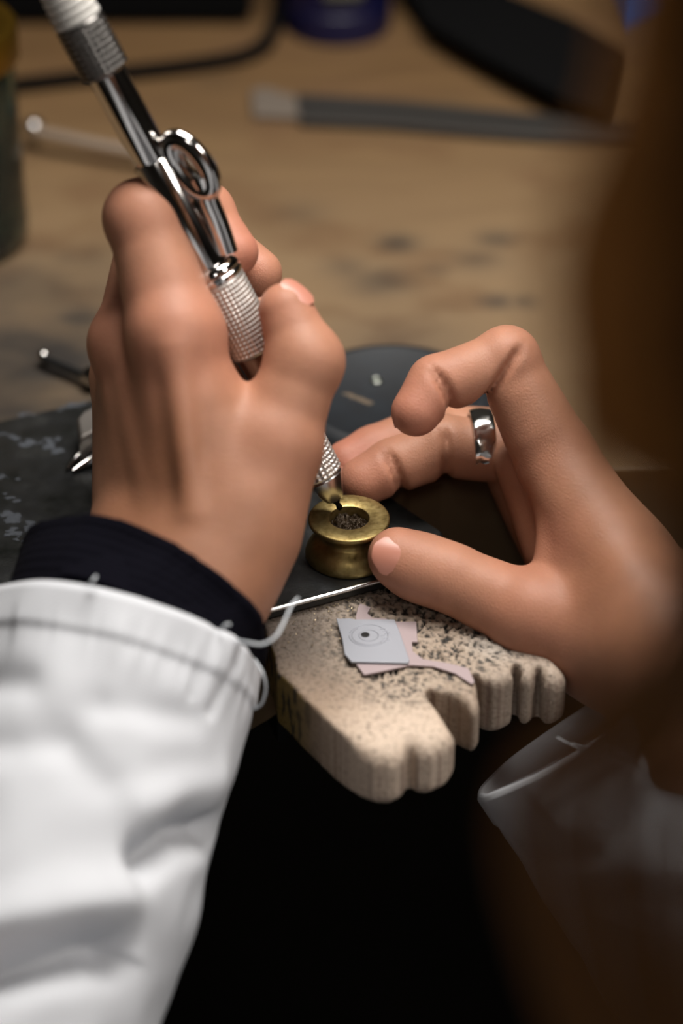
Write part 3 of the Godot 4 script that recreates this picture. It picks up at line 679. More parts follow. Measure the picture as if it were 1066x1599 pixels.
func hair(t: Node3D, head: Vector3, hb: Basis) -> void:
	var hm := mat(Color.WHITE, 0.6)
	hm.metallic_specular = 0.25
	hm.vertex_color_use_as_albedo = true
	var g := Geo.new()
	g.off = SEAT
	var dye := func(q: Vector3, _n: Vector3) -> Color:
		var k := 0.75 + 0.5 * tone.get_noise_3d(q.x * 60.0, q.y * 20.0, q.z * 60.0)
		return Color(0.062 * k, 0.03 * k, 0.013 * k)
	var f := Field.new(head - Vector3(0.13, 0.13, 0.14), head + Vector3(0.13, 0.16, 0.16), 0.004)
	f.ball(head + hb.y * 0.035 - hb.z * 0.022, hb, Vector3(0.086, 0.1, 0.1), 0.01)
	f.ball(head - hb.y * 0.06 + hb.z * 0.075, hb, Vector3(0.07, 0.105, 0.075), 0.015, true)
	g.nets(f, dye)
	# loose strands fall past the face and the shoulder
	var r := RandomNumberGenerator.new()
	r.seed = 5
	for i in 800:
		var u := r.randf()
		var w := r.randf()
		var root := Vector3(0.0363, 1.2417, 0.3164).lerp(Vector3(0.0638, 1.2307, 0.2996), u) + Vector3(0, r.randf_range(-0.01, 0.01), r.randf_range(-0.02, 0.02))
		var p := [root, Vector3(0.0314, 1.2154, 0.3287).lerp(Vector3(0.0613, 1.2063, 0.3168), u), Vector3(0.0254, 1.1940, 0.3388).lerp(Vector3(0.0598, 1.1834, 0.3267), u) + Vector3(r.randfn(0, 0.0012), 0, 0), Vector3(0.0299, 1.1774, 0.3455).lerp(Vector3(0.0589, 1.1654, 0.3393), u) + Vector3(r.randfn(0, 0.002), -0.008 * w, r.randf_range(-0.01, 0.01))]
		if i % 8 == 0:
			p = [root, Vector3(0.0431, 1.1991, 0.3279).lerp(Vector3(0.0648, 1.1944, 0.3190), u), Vector3(0.0383, 1.1572, 0.3451).lerp(Vector3(0.0680, 1.1484, 0.3329), u), Vector3(0.0315, 1.1193, 0.3349).lerp(Vector3(0.0675, 1.1065, 0.3195), w), Vector3(0.0203, 1.1023, 0.3407).lerp(Vector3(0.0635, 1.0887, 0.3258), w), Vector3(0.0334, 1.0517, 0.3456).lerp(Vector3(0.0658, 1.0364, 0.3320), w)]
		var sp := spline(p, 4)
		var k := r.randf_range(0.6, 1.3)
		g.tube(sp, even(sp.size(), 0.0005) if i % 8 == 0 else taper(sp.size(), 0.0011, 0.0006), 4, Color(0.1 * k, 0.044 * k, 0.0125 * k) if i % 8 == 0 else Color(0.15 * k, 0.064 * k, 0.016 * k) * lerpf(2.4, 0.4, minf(u * 1.6, 1.0)))  # outer strands are coloured lighter, as if light shone through them
	# the length that lies over the back of the head and the shoulders
	for i in 420:
		var u := r.randf_range(-1.0, 1.0)
		var v := r.randf()
		var w := r.randf_range(-1.0, 1.0)
		var a := head + hb * (Vector3(0.05 * u, 0.13, -0.02 - 0.05 * v))
		var b := head + hb * (Vector3(0.092 * u, 0.04, -0.1 - 0.018 * v * (1.0 - u * u)))
		var c := head + hb * (Vector3(0.085 * u, -0.06, -0.118 + 0.02 * u * u)) + Vector3(0.02, 0, 0)
		var d := Vector3(0.16 + 0.09 * u, 1.03 + 0.04 * w, 0.53 + 0.02 * v)
		var sp := spline([a, b, c, c.lerp(d, 0.5) + Vector3(0.01, 0.02, 0.03), d], 4)
		var k := r.randf_range(0.7, 1.3)
		g.tube(sp, taper(sp.size(), 0.004, 0.0012), 5, Color(0.065 * k, 0.0265 * k, 0.0065 * k))
	var o := obj("hair", g.mesh(), hm, t)
	o.set_meta("label", "long loose brown hair")

# ---------------------------------------------------------------- the tools and the work
func handpiece() -> void:
	var t := thing("rotary_handpiece", "chrome rotary handpiece with knurled grip and quick release lever in the hand", "handpiece", TIP)
	t.basis = frame_of(TAIL - TIP)
	var k := 0.001
	var dark := mat(Color(0.1, 0.09, 0.08), 0.35, 0.9)
	obj("bur", lathe(PackedVector2Array([Vector2(0, -0.6) * k, Vector2(0.7, -0.2) * k, Vector2(1.0, 0.6) * k, Vector2(0.8, 1.4) * k, Vector2(0.75, 2.0) * k, Vector2(1.15, 2.4) * k, Vector2(1.15, 6) * k]), 20), dark, t)
	var satin := mat(Color(0.86, 0.84, 0.82), 0.42, 0.9)
	var nose := Geo.new()
	lathe_into(nose, PackedVector2Array([Vector2(1.2, 3.6) * k, Vector2(2.6, 3.6) * k, Vector2(3.0, 4.0) * k, Vector2(5.9, 11.0) * k, Vector2(6.1, 11.8) * k, Vector2(5.8, 12.3) * k, Vector2(5.8, 12.6) * k]), 48)
	obj("collet_nose", nose.mesh(), steel, t)
	# beaded grip ring above the nose
	var bead := Geo.new()
	knurl(bead, [[12.6, 6.0], [13.0, 6.4], [13.2, 6.45], [24.0, 6.6], [24.4, 6.2]], 22, 7, 13.3, 23.8, 0.42, 150, 90)
	obj("beaded_ring", bead.mesh(), satin, t)
	obj("front_barrel", lathe(PackedVector2Array([Vector2(6.0, 24.4) * k, Vector2(6.2, 25) * k, Vector2(6.3, 50) * k, Vector2(6.6, 56) * k, Vector2(7.3, 57.5) * k]), 48), chrome, t)
	var grip := Geo.new()
	knurl(grip, [[57.5, 7.3], [58.2, 7.8], [81.0, 7.9], [81.6, 7.6]], 34, 16, 58.4, 80.8, 0.34, 272, 128)
	obj("knurled_grip", grip.mesh(), satin, t)
	obj("shoulder", lathe(PackedVector2Array([Vector2(7.3, 81.5) * k, Vector2(8.3, 82.0) * k, Vector2(8.5, 82.6) * k, Vector2(8.5, 83.4) * k, Vector2(8.1, 83.8) * k, Vector2(8.1, 84.2) * k, Vector2(8.4, 84.6) * k, Vector2(8.3, 85.4) * k, Vector2(7.4, 86.7) * k, Vector2(6.0, 87.3) * k]), 64), chrome, t)
	obj("body", lathe(PackedVector2Array([Vector2(6.05, 87.0) * k, Vector2(6.05, 121.6) * k, Vector2(5.8, 122.0) * k, Vector2(5.5, 122.1) * k, Vector2(5.5, 122.5) * k, Vector2(5.6, 122.8) * k, Vector2(5.5, 149.5) * k, Vector2(6.6, 150.2) * k]), 64), chrome, t)
	var col := Geo.new()
	knurl(col, [[150.0, 6.6], [150.5, 7.1], [165.5, 7.2], [166.0, 6.8]], 26, 8, 150.8, 165.2, 0.36, 208, 90)
	obj("knurled_collar", col.mesh(), mat(Color(0.42, 0.41, 0.4), 0.3, 1.0), t)
	var ribs := PackedVector2Array([Vector2(6.6, 166) * k])
	for i in 13:
		ribs.append_array(PackedVector2Array([Vector2(6.9 - i * 0.12, 166.3 + i * 2.3) * k, Vector2(7.1 - i * 0.12, 167.1 + i * 2.3) * k, Vector2(6.9 - i * 0.12, 167.9 + i * 2.3) * k, Vector2(6.1 - i * 0.12, 168.1 + i * 2.3) * k, Vector2(6.1 - i * 0.12, 168.4 + i * 2.3) * k]))
	obj("spring_sleeve", lathe(ribs, 40), mat(Color(0.75, 0.74, 0.72), 0.45), t)
	# the flexible shaft up to the hanging motor
	var inv := t.transform.affine_inverse()
	var y := t.basis.y
	var e0 := TIP + y * 0.192
	var path := spline([e0, e0 + y * 0.12, e0 + y * 0.2 + Vector3(-0.09, 0.0, -0.02), Vector3(-0.62, 1.5, -0.3), Vector3(-0.95, 1.85, -0.4)], 10)
	var sh := Geo.new()
	for i in path.size():
		path[i] = inv * path[i]
	sh.tube(path, even(path.size(), 0.0046), 12)
	obj("flexible_shaft", sh.mesh(), black_mat, t)
	var mo := Geo.new()
	lathe_into(mo, PackedVector2Array([Vector2(0, -0.02), Vector2(0.012, -0.02), Vector2(0.016, 0.0), Vector2(0.04, 0.012), Vector2(0.042, 0.13), Vector2(0.03, 0.145), Vector2(0.008, 0.15), Vector2(0.008, 0.84), Vector2(0, 0.84)]), 40, inv.basis, inv * Vector3(-0.95, 1.85, -0.4))
	obj("hanging_motor", mo.mesh(), dark_steel, t)
	# the release lever on the side that faces right and up: a looped end, a knuckle and a bar
	var toward := t.basis.transposed() * Vector3(0.8178, 0.5017, 0.2818)
	toward.y = 0
	toward = toward.normalized()
	var across := Vector3.UP.cross(toward)
	var loop := Geo.new()
	var lp := []
	for i in 25:
		var a := TAU * i / 24.0
		lp.append(toward * (0.0062 + 0.0042 * (1.0 - cos(a))) + Vector3(0, 0.1165 + 0.0085 * sin(a + 0.25), 0) + across * 0.0)
	var lsp := spline(lp, 2)
	loop.tube(lsp, even(lsp.size(), 0.0026), 12, Color.WHITE, 1.3)
	obj("lever_loop", loop.mesh(), chrome, t)
	var bar := Geo.new()
	var bp := spline([toward * 0.0125 + Vector3(0, 0.1125, 0), toward * 0.0118 + Vector3(0, 0.109, 0), toward * 0.0102 + Vector3(0, 0.105, 0), toward * 0.0092 + Vector3(0, 0.097, 0), toward * 0.0076 + Vector3(0, 0.0885, 0)], 6)
	var br := PackedFloat32Array()
	for i in bp.size():
		br.append(lerpf(0.0029, 0.0021, smoothstep(2.0, 10.0, i)))
	bar.tube(bp, br, 14, Color.WHITE, 1.5)
	obj("lever_bar", bar.mesh(), chrome, t)

func knurl(g: Geo, prof: Array, around: int, rows: int, y0: float, y1: float, depth: float, seg: int, steps: int) -> void:
	# raised beads in staggered rows round a turned part, all in millimetres
	var lo: float = prof[0][0]
	var hi: float = prof[prof.size() - 1][0]
	var first := g.p.size()
	var pts := []
	for i in steps + 1:
		var y := lerpf(lo, hi, float(i) / steps)
		var r: float = prof[0][1]
		for j in prof.size() - 1:
			if y >= prof[j][0]:
				r = lerpf(prof[j][1], prof[j + 1][1], clampf((y - prof[j][0]) / (prof[j + 1][0] - prof[j][0]), 0, 1))
		for k in seg:
			var a := TAU * k / seg
			var h := 0.0
			if y > y0 and y < y1:
				var v := (y - y0) / (y1 - y0) * rows
				var u := a / TAU * around
				h = depth * (0.5 + 0.5 * sin(PI * (u + v)) * sin(PI * (u - v))) * 1.6 - depth
			pts.append(Vector3(cos(a) * (r + h), y, sin(a) * (r + h)) * 0.001)
	for i in steps + 1:
		for k in seg:
			var q: Vector3 = pts[i * seg + k]
			var dx: Vector3 = pts[i * seg + (k + 1) % seg] - pts[i * seg + (k + seg - 1) % seg]
			var dy: Vector3 = pts[mini(i + 1, steps) * seg + k] - pts[maxi(i - 1, 0) * seg + k]
			var m := dy.cross(dx).normalized()
			if m.dot(Vector3(q.x, 0, q.z)) < 0:
				m = -m
			g.add(q, m)
	g.grid(steps + 1, seg, first, true)

func spool() -> void:
	var t := thing("brass_spool", "small aged brass spool with a dark rough hole in its flat top", "spool", Vector3(0, 0.904, 0))
	var brass := mat(Color(0.67, 0.6, 0.41), 0.47, 0.95)
	brass.albedo_texture = noise_tex(0.025, 5, [Color(0.7, 0.67, 0.6), Color(0.92, 0.9, 0.86), Color(1, 1, 1)], 0.0, FastNoiseLite.TYPE_SIMPLEX_SMOOTH, 512, 17)
	brass.roughness_texture = noise_tex(0.04, 4, [Color(0.75, 0.75, 0.75), Color(1, 1, 1)])
	triplanar(brass, 28.0)
	bumpy(brass, noise_tex(0.08, 3, [], 3.0, FastNoiseLite.TYPE_SIMPLEX_SMOOTH, 512, 18), 0.15)
	var k := 0.001
	var pr := PackedVector2Array()
	for q in [[0, 0], [13.0, 0], [13.4, 0.35], [13.45, 1.0], [13.2, 2.2], [12.6, 3.5], [11.6, 4.8], [10.3, 5.8], [9.0, 6.5], [8.4, 7.2], [8.3, 8.0], [8.7, 8.9], [9.8, 10.2], [11.2, 11.4], [12.0, 12.0], [12.3, 12.3], [12.45, 12.6], [12.45, 13.3], [12.25, 13.6], [11.9, 13.7], [6.5, 13.7], [6.2, 13.55], [6.1, 13.2], [6.1, 9.0]]:
		pr.append(Vector2(q[0], q[1]) * k)
	obj("turned_body", lathe(pr, 96), brass, t)
	# rough dark pitch in the hole
	var g := Geo.new()
	var pn := FastNoiseLite.new()
	pn.seed = 8
	pn.frequency = 420.0
	pn.fractal_octaves = 3
	for i in 27:
		for j in 48:
			var rr := 0.0061 * i / 26.0
			var a := TAU * j / 48
			var x := cos(a) * rr
			var z := sin(a) * rr
			var hgt := func(px: float, pz: float) -> float: return 0.0103 + 0.0016 * pn.get_noise_2d(px, pz) + 0.0012 * absf(pn.get_noise_2d(px * 2.0, pz * 2.0 + 5.0))
			var y: float = hgt.call(x, z)
			var m := Vector3(y - hgt.call(x + 0.0002, z), 0.0002, y - hgt.call(x, z + 0.0002)).normalized()
			g.add(Vector3(x, y, z), m)
	g.grid(27, 48, 0, true)
	var pm := mat(Color(0.2, 0.15, 0.09), 0.45, 0.5)
	obj("rough_filling", g.mesh(), pm, t)

func ring() -> void:
	var c := Vector3(0.0417, 0.9227, -0.0328)
	var t := thing("ring", "wide hammered silver ring on the middle finger of the hand holding the spool", "ring", c)
	t.basis = frame_of(Vector3(0.0296, 0.9234, -0.0309) - Vector3(0.0608, 0.9203, -0.0335))
	t.rotate_object_local(Vector3(0, 0, 1), 0.12)
	var g := Geo.new()
	var nn := FastNoiseLite.new()
	nn.seed = 4
	nn.frequency = 0.22
	var seg := 96
	var pr := [[9.8, -3.5], [10.5, -3.6], [11.1, -3.2], [11.3, -1.7], [11.35, 0.0], [11.3, 1.7], [11.1, 3.2], [10.5, 3.6], [9.8, 3.5], [9.6, 0.0], [9.8, -3.5]]
	var pts := []
	for q in pr:
		for k in seg:
			var a := TAU * k / seg
			var r: float = q[0]
			if r > 10:
				r += 0.42 * nn.get_noise_3d(cos(a) * 10.0, q[1], sin(a) * 10.0)
			pts.append(Vector3(cos(a) * r, q[1], sin(a) * r) * 0.001)
	for i in pr.size():
		for k in seg:
			var q: Vector3 = pts[i * seg + k]
			var dx: Vector3 = pts[i * seg + (k + 1) % seg] - pts[i * seg + (k + seg - 1) % seg]
			var i0 := i - 1 if i > 0 else pr.size() - 2
			var i1 := i + 1 if i < pr.size() - 1 else 1
			var dy: Vector3 = pts[i1 * seg + k] - pts[i0 * seg + k]
			g.add(q, dy.cross(dx).normalized())
	g.grid(pr.size(), seg, 0, true)
	obj("band", g.mesh(), mat(Color(0.87, 0.86, 0.84), 0.17, 1.0), t)

func scraps() -> void:
	var sil := mat(Color(0.6, 0.61, 0.64), 0.5, 0.55)
	bumpy(sil, noise_tex(0.05, 3, [], 2.0), 0.15)
	triplanar(sil, 40.0)
	var pinkish := mat(Color(0.64, 0.58, 0.585), 0.5, 0.5)
	# the lower sheet with its curved offcut tail
	var a := thing("silver_offcut", "pinkish silver sheet offcut with a curved tail lying on the bench pin", "metal sheet")
	obj("sheet", slab(PackedVector2Array([Vector2(0.0019, 0.0278), Vector2(0.0025, 0.0230), Vector2(0.0033, 0.0208), Vector2(0.0065, 0.0227), Vector2(0.0055, 0.0256), Vector2(0.0069, 0.0278), Vector2(0.0105, 0.0281), Vector2(0.0143, 0.0297), Vector2(0.0200, 0.0297), Vector2(0.0202, 0.0395), Vector2(0.0185, 0.0395), Vector2(0.0187, 0.0441), Vector2(0.0216, 0.0477), Vector2(0.0287, 0.0495), Vector2(0.0346, 0.0519), Vector2(0.0361, 0.0581), Vector2(0.0352, 0.0593), Vector2(0.0306, 0.0543), Vector2(0.0243, 0.0510), Vector2(0.0178, 0.0504), Vector2(0.0101, 0.0531), Vector2(0.0042, 0.0549), Vector2(0.0020, 0.0501), Vector2(0.0028, 0.0380)]), 0.9, 0.9007, 0.00012), pinkish, a)
	var b := thing("silver_sheet", "grey square silver sheet with a pierced hole and stamped rings lying on the offcut", "metal sheet")
	obj("sheet", slab(PackedVector2Array([Vector2(-0.0039, 0.0291), Vector2(-0.0027, 0.0294), Vector2(-0.0000, 0.0291), Vector2(0.0019, 0.0297), Vector2(0.0135, 0.0297), Vector2(0.0149, 0.0356), Vector2(0.0175, 0.0490), Vector2(0.0172, 0.0505), Vector2(0.0006, 0.0499), Vector2(-0.0014, 0.0463), Vector2(-0.0021, 0.0393)]), 0.9008, 0.9015, 0.00012), sil, b)
	var c := Vector3(0.0047, 0.9015, 0.0375)
	for s in [[0.0052, 3.4, 6.0], [0.0045, 0.6, 3.4], [0.0026, 0.0, 6.2]]:
		var g := Geo.new()
		var path := PackedVector3Array()
		for i in 33:
			var ang: float = s[1] + (s[2]) * i / 32.0
			path.append(c + Vector3(cos(ang) * s[0] * 1.1 + 0.001, 0, sin(ang) * s[0]))
		g.tube(path, even(33, 0.00017), 6)
		obj("stamped_ring", g.mesh(), sil, b)
	var gl := Geo.new()
	for i in 7:
		var q := c + Vector3(0.0045 + 0.0006 * (i % 3), 0, -0.003 + 0.0011 * i)
		gl.tube(PackedVector3Array([q, q + Vector3(0.0016, 0, -0.0004)]), even(2, 0.00018), 5)
	obj("stamped_strokes", gl.mesh(), sil, b)
	var hole := lathe(PackedVector2Array([Vector2(0, 0.00005), Vector2(0.00095, 0.00005), Vector2(0.0012, 0.0001), Vector2(0.0013, 0)]), 20)
	obj("pierced_hole", hole, mat(Color(0.08, 0.075, 0.07), 0.9), b).position = Vector3(0.0047, 0.9015, 0.0372)

func filings() -> void:
	# specks of brass and silver round the plate's edge
	var chip := box(Vector3(0.0005, 0.00018, 0.0003))
	chip.material = mat(Color(0.6, 0.54, 0.44), 0.4, 0.8)
	var spots := [[Vector3(-0.0126, 0.9000, 0.0224), 0.012, 90], [Vector3(-0.0049, 0.9000, 0.0176), 0.008, 60], [Vector3(-0.0086, 0.9000, 0.0349), 0.01, 60], [Vector3(0.0029, 0.9000, 0.0160), 0.01, 60], [Vector3(0.0145, 0.9000, 0.0192), 0.012, 60]]
	var all := []
	for s in spots:
		for i in s[2]:
			var q: Vector3 = s[0] + Vector3(rng.randfn(0, s[1]), 0.0, rng.randfn(0, s[1] * 0.4))
			var edge := Vector2(q.x, q.z)
			var e0 := Vector2(-0.0250, 0.0249)
			var e1 := Vector2(0.0088, 0.0101)
			if (edge - e0).cross(e1 - e0) > -0.00003:
				continue
			all.append(Transform3D(Basis.from_euler(Vector3(rng.randfn(0, 0.3), rng.randf() * TAU, rng.randfn(0, 0.3))).scaled(Vector3.ONE * rng.randf_range(0.35, 1.1)), q + Vector3(0, 0.0001, 0)))
	var mm := MultiMesh.new()
	mm.transform_format = MultiMesh.TRANSFORM_3D
	mm.mesh = chip
	mm.instance_count = all.size()
	for i in all.size():
		mm.set_instance_transform(i, all[i])
	var o := MultiMeshInstance3D.new()
	o.name = "metal_filings"
	o.multimesh = mm
	add_child(o)
	tag(o, "tiny bright metal filings scattered on the bench pin along the plate", "filings")
	o.set_meta("kind", "stuff")

func rod(parent: Node3D, called: String, m: Material, pts: Array, r0: float, r1: float, sides: int = 16) -> void:
	var g := Geo.new()
	g.off = parent.position
	var sp := spline(pts, 4)
	g.tube(sp, taper(sp.size(), r0, r1), sides)
	obj(called, g.mesh(), m, parent)

func tools() -> void:
	# a dark rod tool with a ball end behind the hand
	var a := thing("ball_burnisher", "dark steel rod with a bright ball tip lying beside the holding hand", "hand tool", Vector3(-0.1056, 0.9040, -0.1167))
	obj("ball", lathe(arc_profile(0.0023), 24), chrome, a)
	rod(a, "shaft", dark_steel, [Vector3(-0.1053, 0.9040, -0.1155), Vector3(-0.0884, 0.9040, -0.1025), Vector3(-0.0651, 0.9060, -0.0814)], 0.0017, 0.0017)
	var col := Geo.new()
	col.off = a.position
	col.tube(PackedVector3Array([Vector3(-0.0889, 0.9045, -0.1033), Vector3(-0.0856, 0.9045, -0.1000)]), even(2, 0.0034), 20)
	obj("collar", col.mesh(), chrome, a)
	# pliers on the plate
	var p := thing("pliers", "small steel pliers on the dark plate with two thin bright jaws", "pliers", Vector3(-0.0850, 0.9060, -0.0634))
	var y0 := 0.9042
	obj("joint_box", shift(slab(PackedVector2Array([Vector2(-0.0886, -0.0619), Vector2(-0.0875, -0.0661), Vector2(-0.0813, -0.0728), Vector2(-0.0731, -0.0767), Vector2(-0.0723, -0.0650), Vector2(-0.0865, -0.0494), Vector2(-0.0872, -0.0535)]), y0, y0 + 0.0095, 0.0012), p.position), mat(Color(0.5, 0.48, 0.46), 0.45, 0.6), p)
	rod(p, "jaw", chrome, [Vector3(-0.0909, 0.9050, -0.0450), Vector3(-0.0871, 0.9060, -0.0517), Vector3(-0.0800, 0.9080, -0.0550)], 0.0006, 0.0022)
	rod(p, "jaw", chrome, [Vector3(-0.0888, 0.9050, -0.0442), Vector3(-0.0847, 0.9060, -0.0476), Vector3(-0.0780, 0.9080, -0.0513)], 0.0006, 0.0024)
	rod(p, "handle", black_mat, [Vector3(-0.0769, 0.9090, -0.0704), Vector3(-0.0610, 0.9090, -0.0863), Vector3(-0.0462, 0.9080, -0.0919)], 0.0035, 0.004)
	rod(p, "handle", black_mat, [Vector3(-0.0757, 0.9090, -0.0685), Vector3(-0.0558, 0.9090, -0.0704), Vector3(-0.0410, 0.9080, -0.0681)], 0.0035, 0.004)
	# round navy pad behind the hands
	var pc := Vector3(0.0147, 0.9030, -0.0885)
	var pad := thing("round_pad", "round dark navy leather pad behind the ringed hand with a scuffed top", "pad", Vector3(pc.x, 0.9, pc.z))
	var nv := mat(Color(0.05, 0.085, 0.115), 0.65)
	nv.albedo_texture = noise_tex(0.01, 4, [Color(0.55, 0.55, 0.6), Color(1, 1, 1)])
	triplanar(nv, 12.0)
	obj("leather_cover", lathe(PackedVector2Array([Vector2(0, 0), Vector2(0.03, 0), Vector2(0.0335, 0.002), Vector2(0.034, 0.004), Vector2(0.0325, 0.0062), Vector2(0.0295, 0.007), Vector2(0.0285, 0.0062), Vector2(0, 0.006)]), 64), nv, pad)
	var ey := Geo.new()
	var ep := PackedVector3Array()
	for i in 25:
		ep.append(Vector3(0.0096, 0.9064, -0.0969) + Vector3(cos(TAU * i / 24.0) * 0.0016, 0, sin(TAU * i / 24.0) * 0.0016))
	ey.off = pad.position
	ey.tube(ep, even(25, 0.0006), 8)
	obj("glint_ring", ey.mesh(), mat(Color(0.7, 0.72, 0.68), 0.3, 1.0), pad)  # metal ring put in for a blurred glint on the pad
	var sc := Geo.new()
	sc.off = pad.position
	for k in 6:
		blob(sc, Vector3(0.0035, 0.9061, -0.0860) + Vector3(0.0014 * k - 0.004, 0, 0.0011 * k - 0.003), 0.0013, 0.0001)
	obj("scuff", sc.mesh(), mat(Color(0.35, 0.3, 0.24), 0.8), pad)

func arc_profile(r: float) -> PackedVector2Array:
	var out := PackedVector2Array()
	for i in 15:
		var a := PI * i / 14.0
		out.append(Vector2(sin(a) * r, -cos(a) * r))
	return out

func shift(m: ArrayMesh, by: Vector3) -> ArrayMesh:
	var s := m.surface_get_arrays(0)
	var v: PackedVector3Array = s[Mesh.ARRAY_VERTEX]
	for i in v.size():
		v[i] -= by
	s[Mesh.ARRAY_VERTEX] = v
	var o := ArrayMesh.new()
	o.add_surface_from_arrays(Mesh.PRIMITIVE_TRIANGLES, s)
	return o

func background() -> void:
	# glass jar at the left edge
	var jp := Vector3(-0.1475, 0.9000, -0.2075)
	var j := thing("glass_jar", "tall clear glass jar with a brass coloured lid at the left bench side", "jar", Vector3(jp.x, 0.9, jp.z))
	var glass := mat(Color(0.6, 0.72, 0.68, 0.015), 0.03)
	glass.refraction_enabled = true
	glass.refraction_scale = 0.05
	glass.transparency = BaseMaterial3D.TRANSPARENCY_ALPHA
	obj("glass_wall", lathe(PackedVector2Array([Vector2(0, 0), Vector2(0.024, 0), Vector2(0.027, 0.003), Vector2(0.0275, 0.01), Vector2(0.027, 0.014), Vector2(0.027, 0.07), Vector2(0.0255, 0.075), Vector2(0.0255, 0.08), Vector2(0.0235, 0.08), Vector2(0.0235, 0.074), Vector2(0.0248, 0.069), Vector2(0.0248, 0.013), Vector2(0.022, 0.0095), Vector2(0, 0.009)]), 64), glass, j)
	var lid := mat(Color(0.5, 0.38, 0.12), 0.35, 0.9)
	obj("lid", lathe(PackedVector2Array([Vector2(0.0262, 0.074), Vector2(0.0285, 0.074), Vector2(0.029, 0.075), Vector2(0.029, 0.0865), Vector2(0.028, 0.088), Vector2(0.024, 0.088), Vector2(0.023, 0.0872), Vector2(0, 0.0872)]), 64), lid, j)
	obj("contents", lathe(PackedVector2Array([Vector2(0, 0.0095), Vector2(0.0215, 0.01), Vector2(0.0242, 0.0135), Vector2(0.0242, 0.062), Vector2(0.02, 0.064), Vector2(0, 0.063)]), 40), mat(Color(0.02, 0.028, 0.024), 0.8), j)
	# ball-headed rod
	var h := thing("ball_hammer", "slim steel rod with a round head resting beside the glass jar", "hand tool", Vector3(-0.1262, 0.9090, -0.2845))
	obj("ball", lathe(arc_profile(0.0042), 28), steel, h)
	rod(h, "shaft", mat(Color(0.56, 0.5, 0.44), 0.5, 0.3), [Vector3(-0.1243, 0.9090, -0.2810), Vector3(-0.1000, 0.9080, -0.2716), Vector3(-0.0534, 0.9060, -0.2555)], 0.0024, 0.0026)
	# saw frame
	var s := thing("saw_frame", "black steel saw frame lying at the rear of the bench", "saw")
	var g := Geo.new()
	var sp := spline([Vector3(-0.1972, 0.9036, -0.3195), Vector3(-0.1614, 0.9036, -0.3306), Vector3(-0.1063, 0.9036, -0.3457), Vector3(-0.0662, 0.9036, -0.3566), Vector3(-0.0459, 0.9036, -0.3651), Vector3(-0.0360, 0.9036, -0.3770), Vector3(-0.0330, 0.9036, -0.3919), Vector3(-0.0306, 0.9036, -0.4113), Vector3(-0.0296, 0.9036, -0.4475), Vector3(-0.0309, 0.9036, -0.5097), Vector3(-0.0441, 0.9036, -0.5430), Vector3(-0.1388, 0.9036, -0.5473)], 8)
	g.tube(sp, even(sp.size(), 0.0036), 8, Color.WHITE, 0.9)
	obj("frame_bar", g.mesh(), black_mat, s)
	var hd := Geo.new()
	hd.tube(PackedVector3Array([Vector3(-0.1949, 0.9090, -0.3081), Vector3(-0.2496, 0.9090, -0.2933)]), taper(2, 0.009, 0.011), 16)
	obj("handle", hd.mesh(), mat(Color(0.3, 0.18, 0.08), 0.5), s)
	# black tool case at the back
	var bx := thing("tool_case", "black tool case standing at the rear of the bench on the left", "case")
	var cb := Vector3(-0.0742, 0.9000, -0.4014)
	obj("case_body", slab(box_poly(Vector2(cb.x - 0.108, cb.z - 0.042), 0.28, 0.08), 0.9, 1.03, 0.006), black_mat, bx)
	obj("case_lid", slab(box_poly(Vector2(cb.x - 0.108, cb.z - 0.042), 0.282, 0.082), 1.032, 1.06, 0.006), black_mat, bx)
	var cl := Geo.new()
	cl.tube(PackedVector3Array([Vector3(cb.x - 0.148, 1.06, cb.z - 0.042), Vector3(cb.x - 0.148, 1.085, cb.z - 0.042), Vector3(cb.x - 0.068, 1.085, cb.z - 0.042), Vector3(cb.x - 0.068, 1.06, cb.z - 0.042)]), even(4, 0.005), 10)
	obj("handle", cl.mesh(), black_mat, bx)
	# navy tin
	var bc := Vector3(-0.0040, 0.9000, -0.4056)
	var tin := thing("navy_jar", "dark navy round jar with a pale label near the rear of the bench", "jar", Vector3(bc.x, 0.9, bc.z))
	obj("jar_body", lathe(PackedVector2Array([Vector2(0, 0), Vector2(0.022, 0), Vector2(0.0236, 0.0015), Vector2(0.0236, 0.013), Vector2(0.023, 0.0135), Vector2(0.0225, 0.06), Vector2(0.0, 0.062)]), 48), mat(Color(0.045, 0.05, 0.2), 0.4), tin)
	obj("jar_lid", lathe(PackedVector2Array([Vector2(0.0, 0.0625), Vector2(0.0238, 0.0625), Vector2(0.0242, 0.064), Vector2(0.0242, 0.074), Vector2(0.023, 0.076), Vector2(0, 0.076)]), 48), black_mat, tin)
	var lb := Geo.new()
	for r in 2:
		for k in 13:
			var an := PI * 0.5 - 0.5 + 0.75 * k / 12.0
			lb.add(Vector3(cos(an) * 0.0238, 0.022 + 0.018 * r, sin(an) * 0.0238), Vector3(cos(an), 0, sin(an)))
	lb.grid(2, 13, 0)
	obj("label_sticker", lb.mesh(), mat(Color(0.3, 0.3, 0.24), 0.7), tin)
	# flat file
	var fl := thing("flat_file", "flat grey steel file lying across the bench behind the hands", "file")
	obj("blade", slab(PackedVector2Array([Vector2(-0.0213, -0.3269), Vector2(0.0261, -0.3195), Vector2(0.1043, -0.3015), Vector2(0.1220, -0.2950), Vector2(0.1207, -0.2817), Vector2(0.1002, -0.2840), Vector2(0.0566, -0.2909), Vector2(0.0152, -0.2991), Vector2(-0.0194, -0.3027)]), 0.9003, 0.9045, 0.0006), mat(Color(0.26, 0.25, 0.24), 0.45, 0.5), fl)
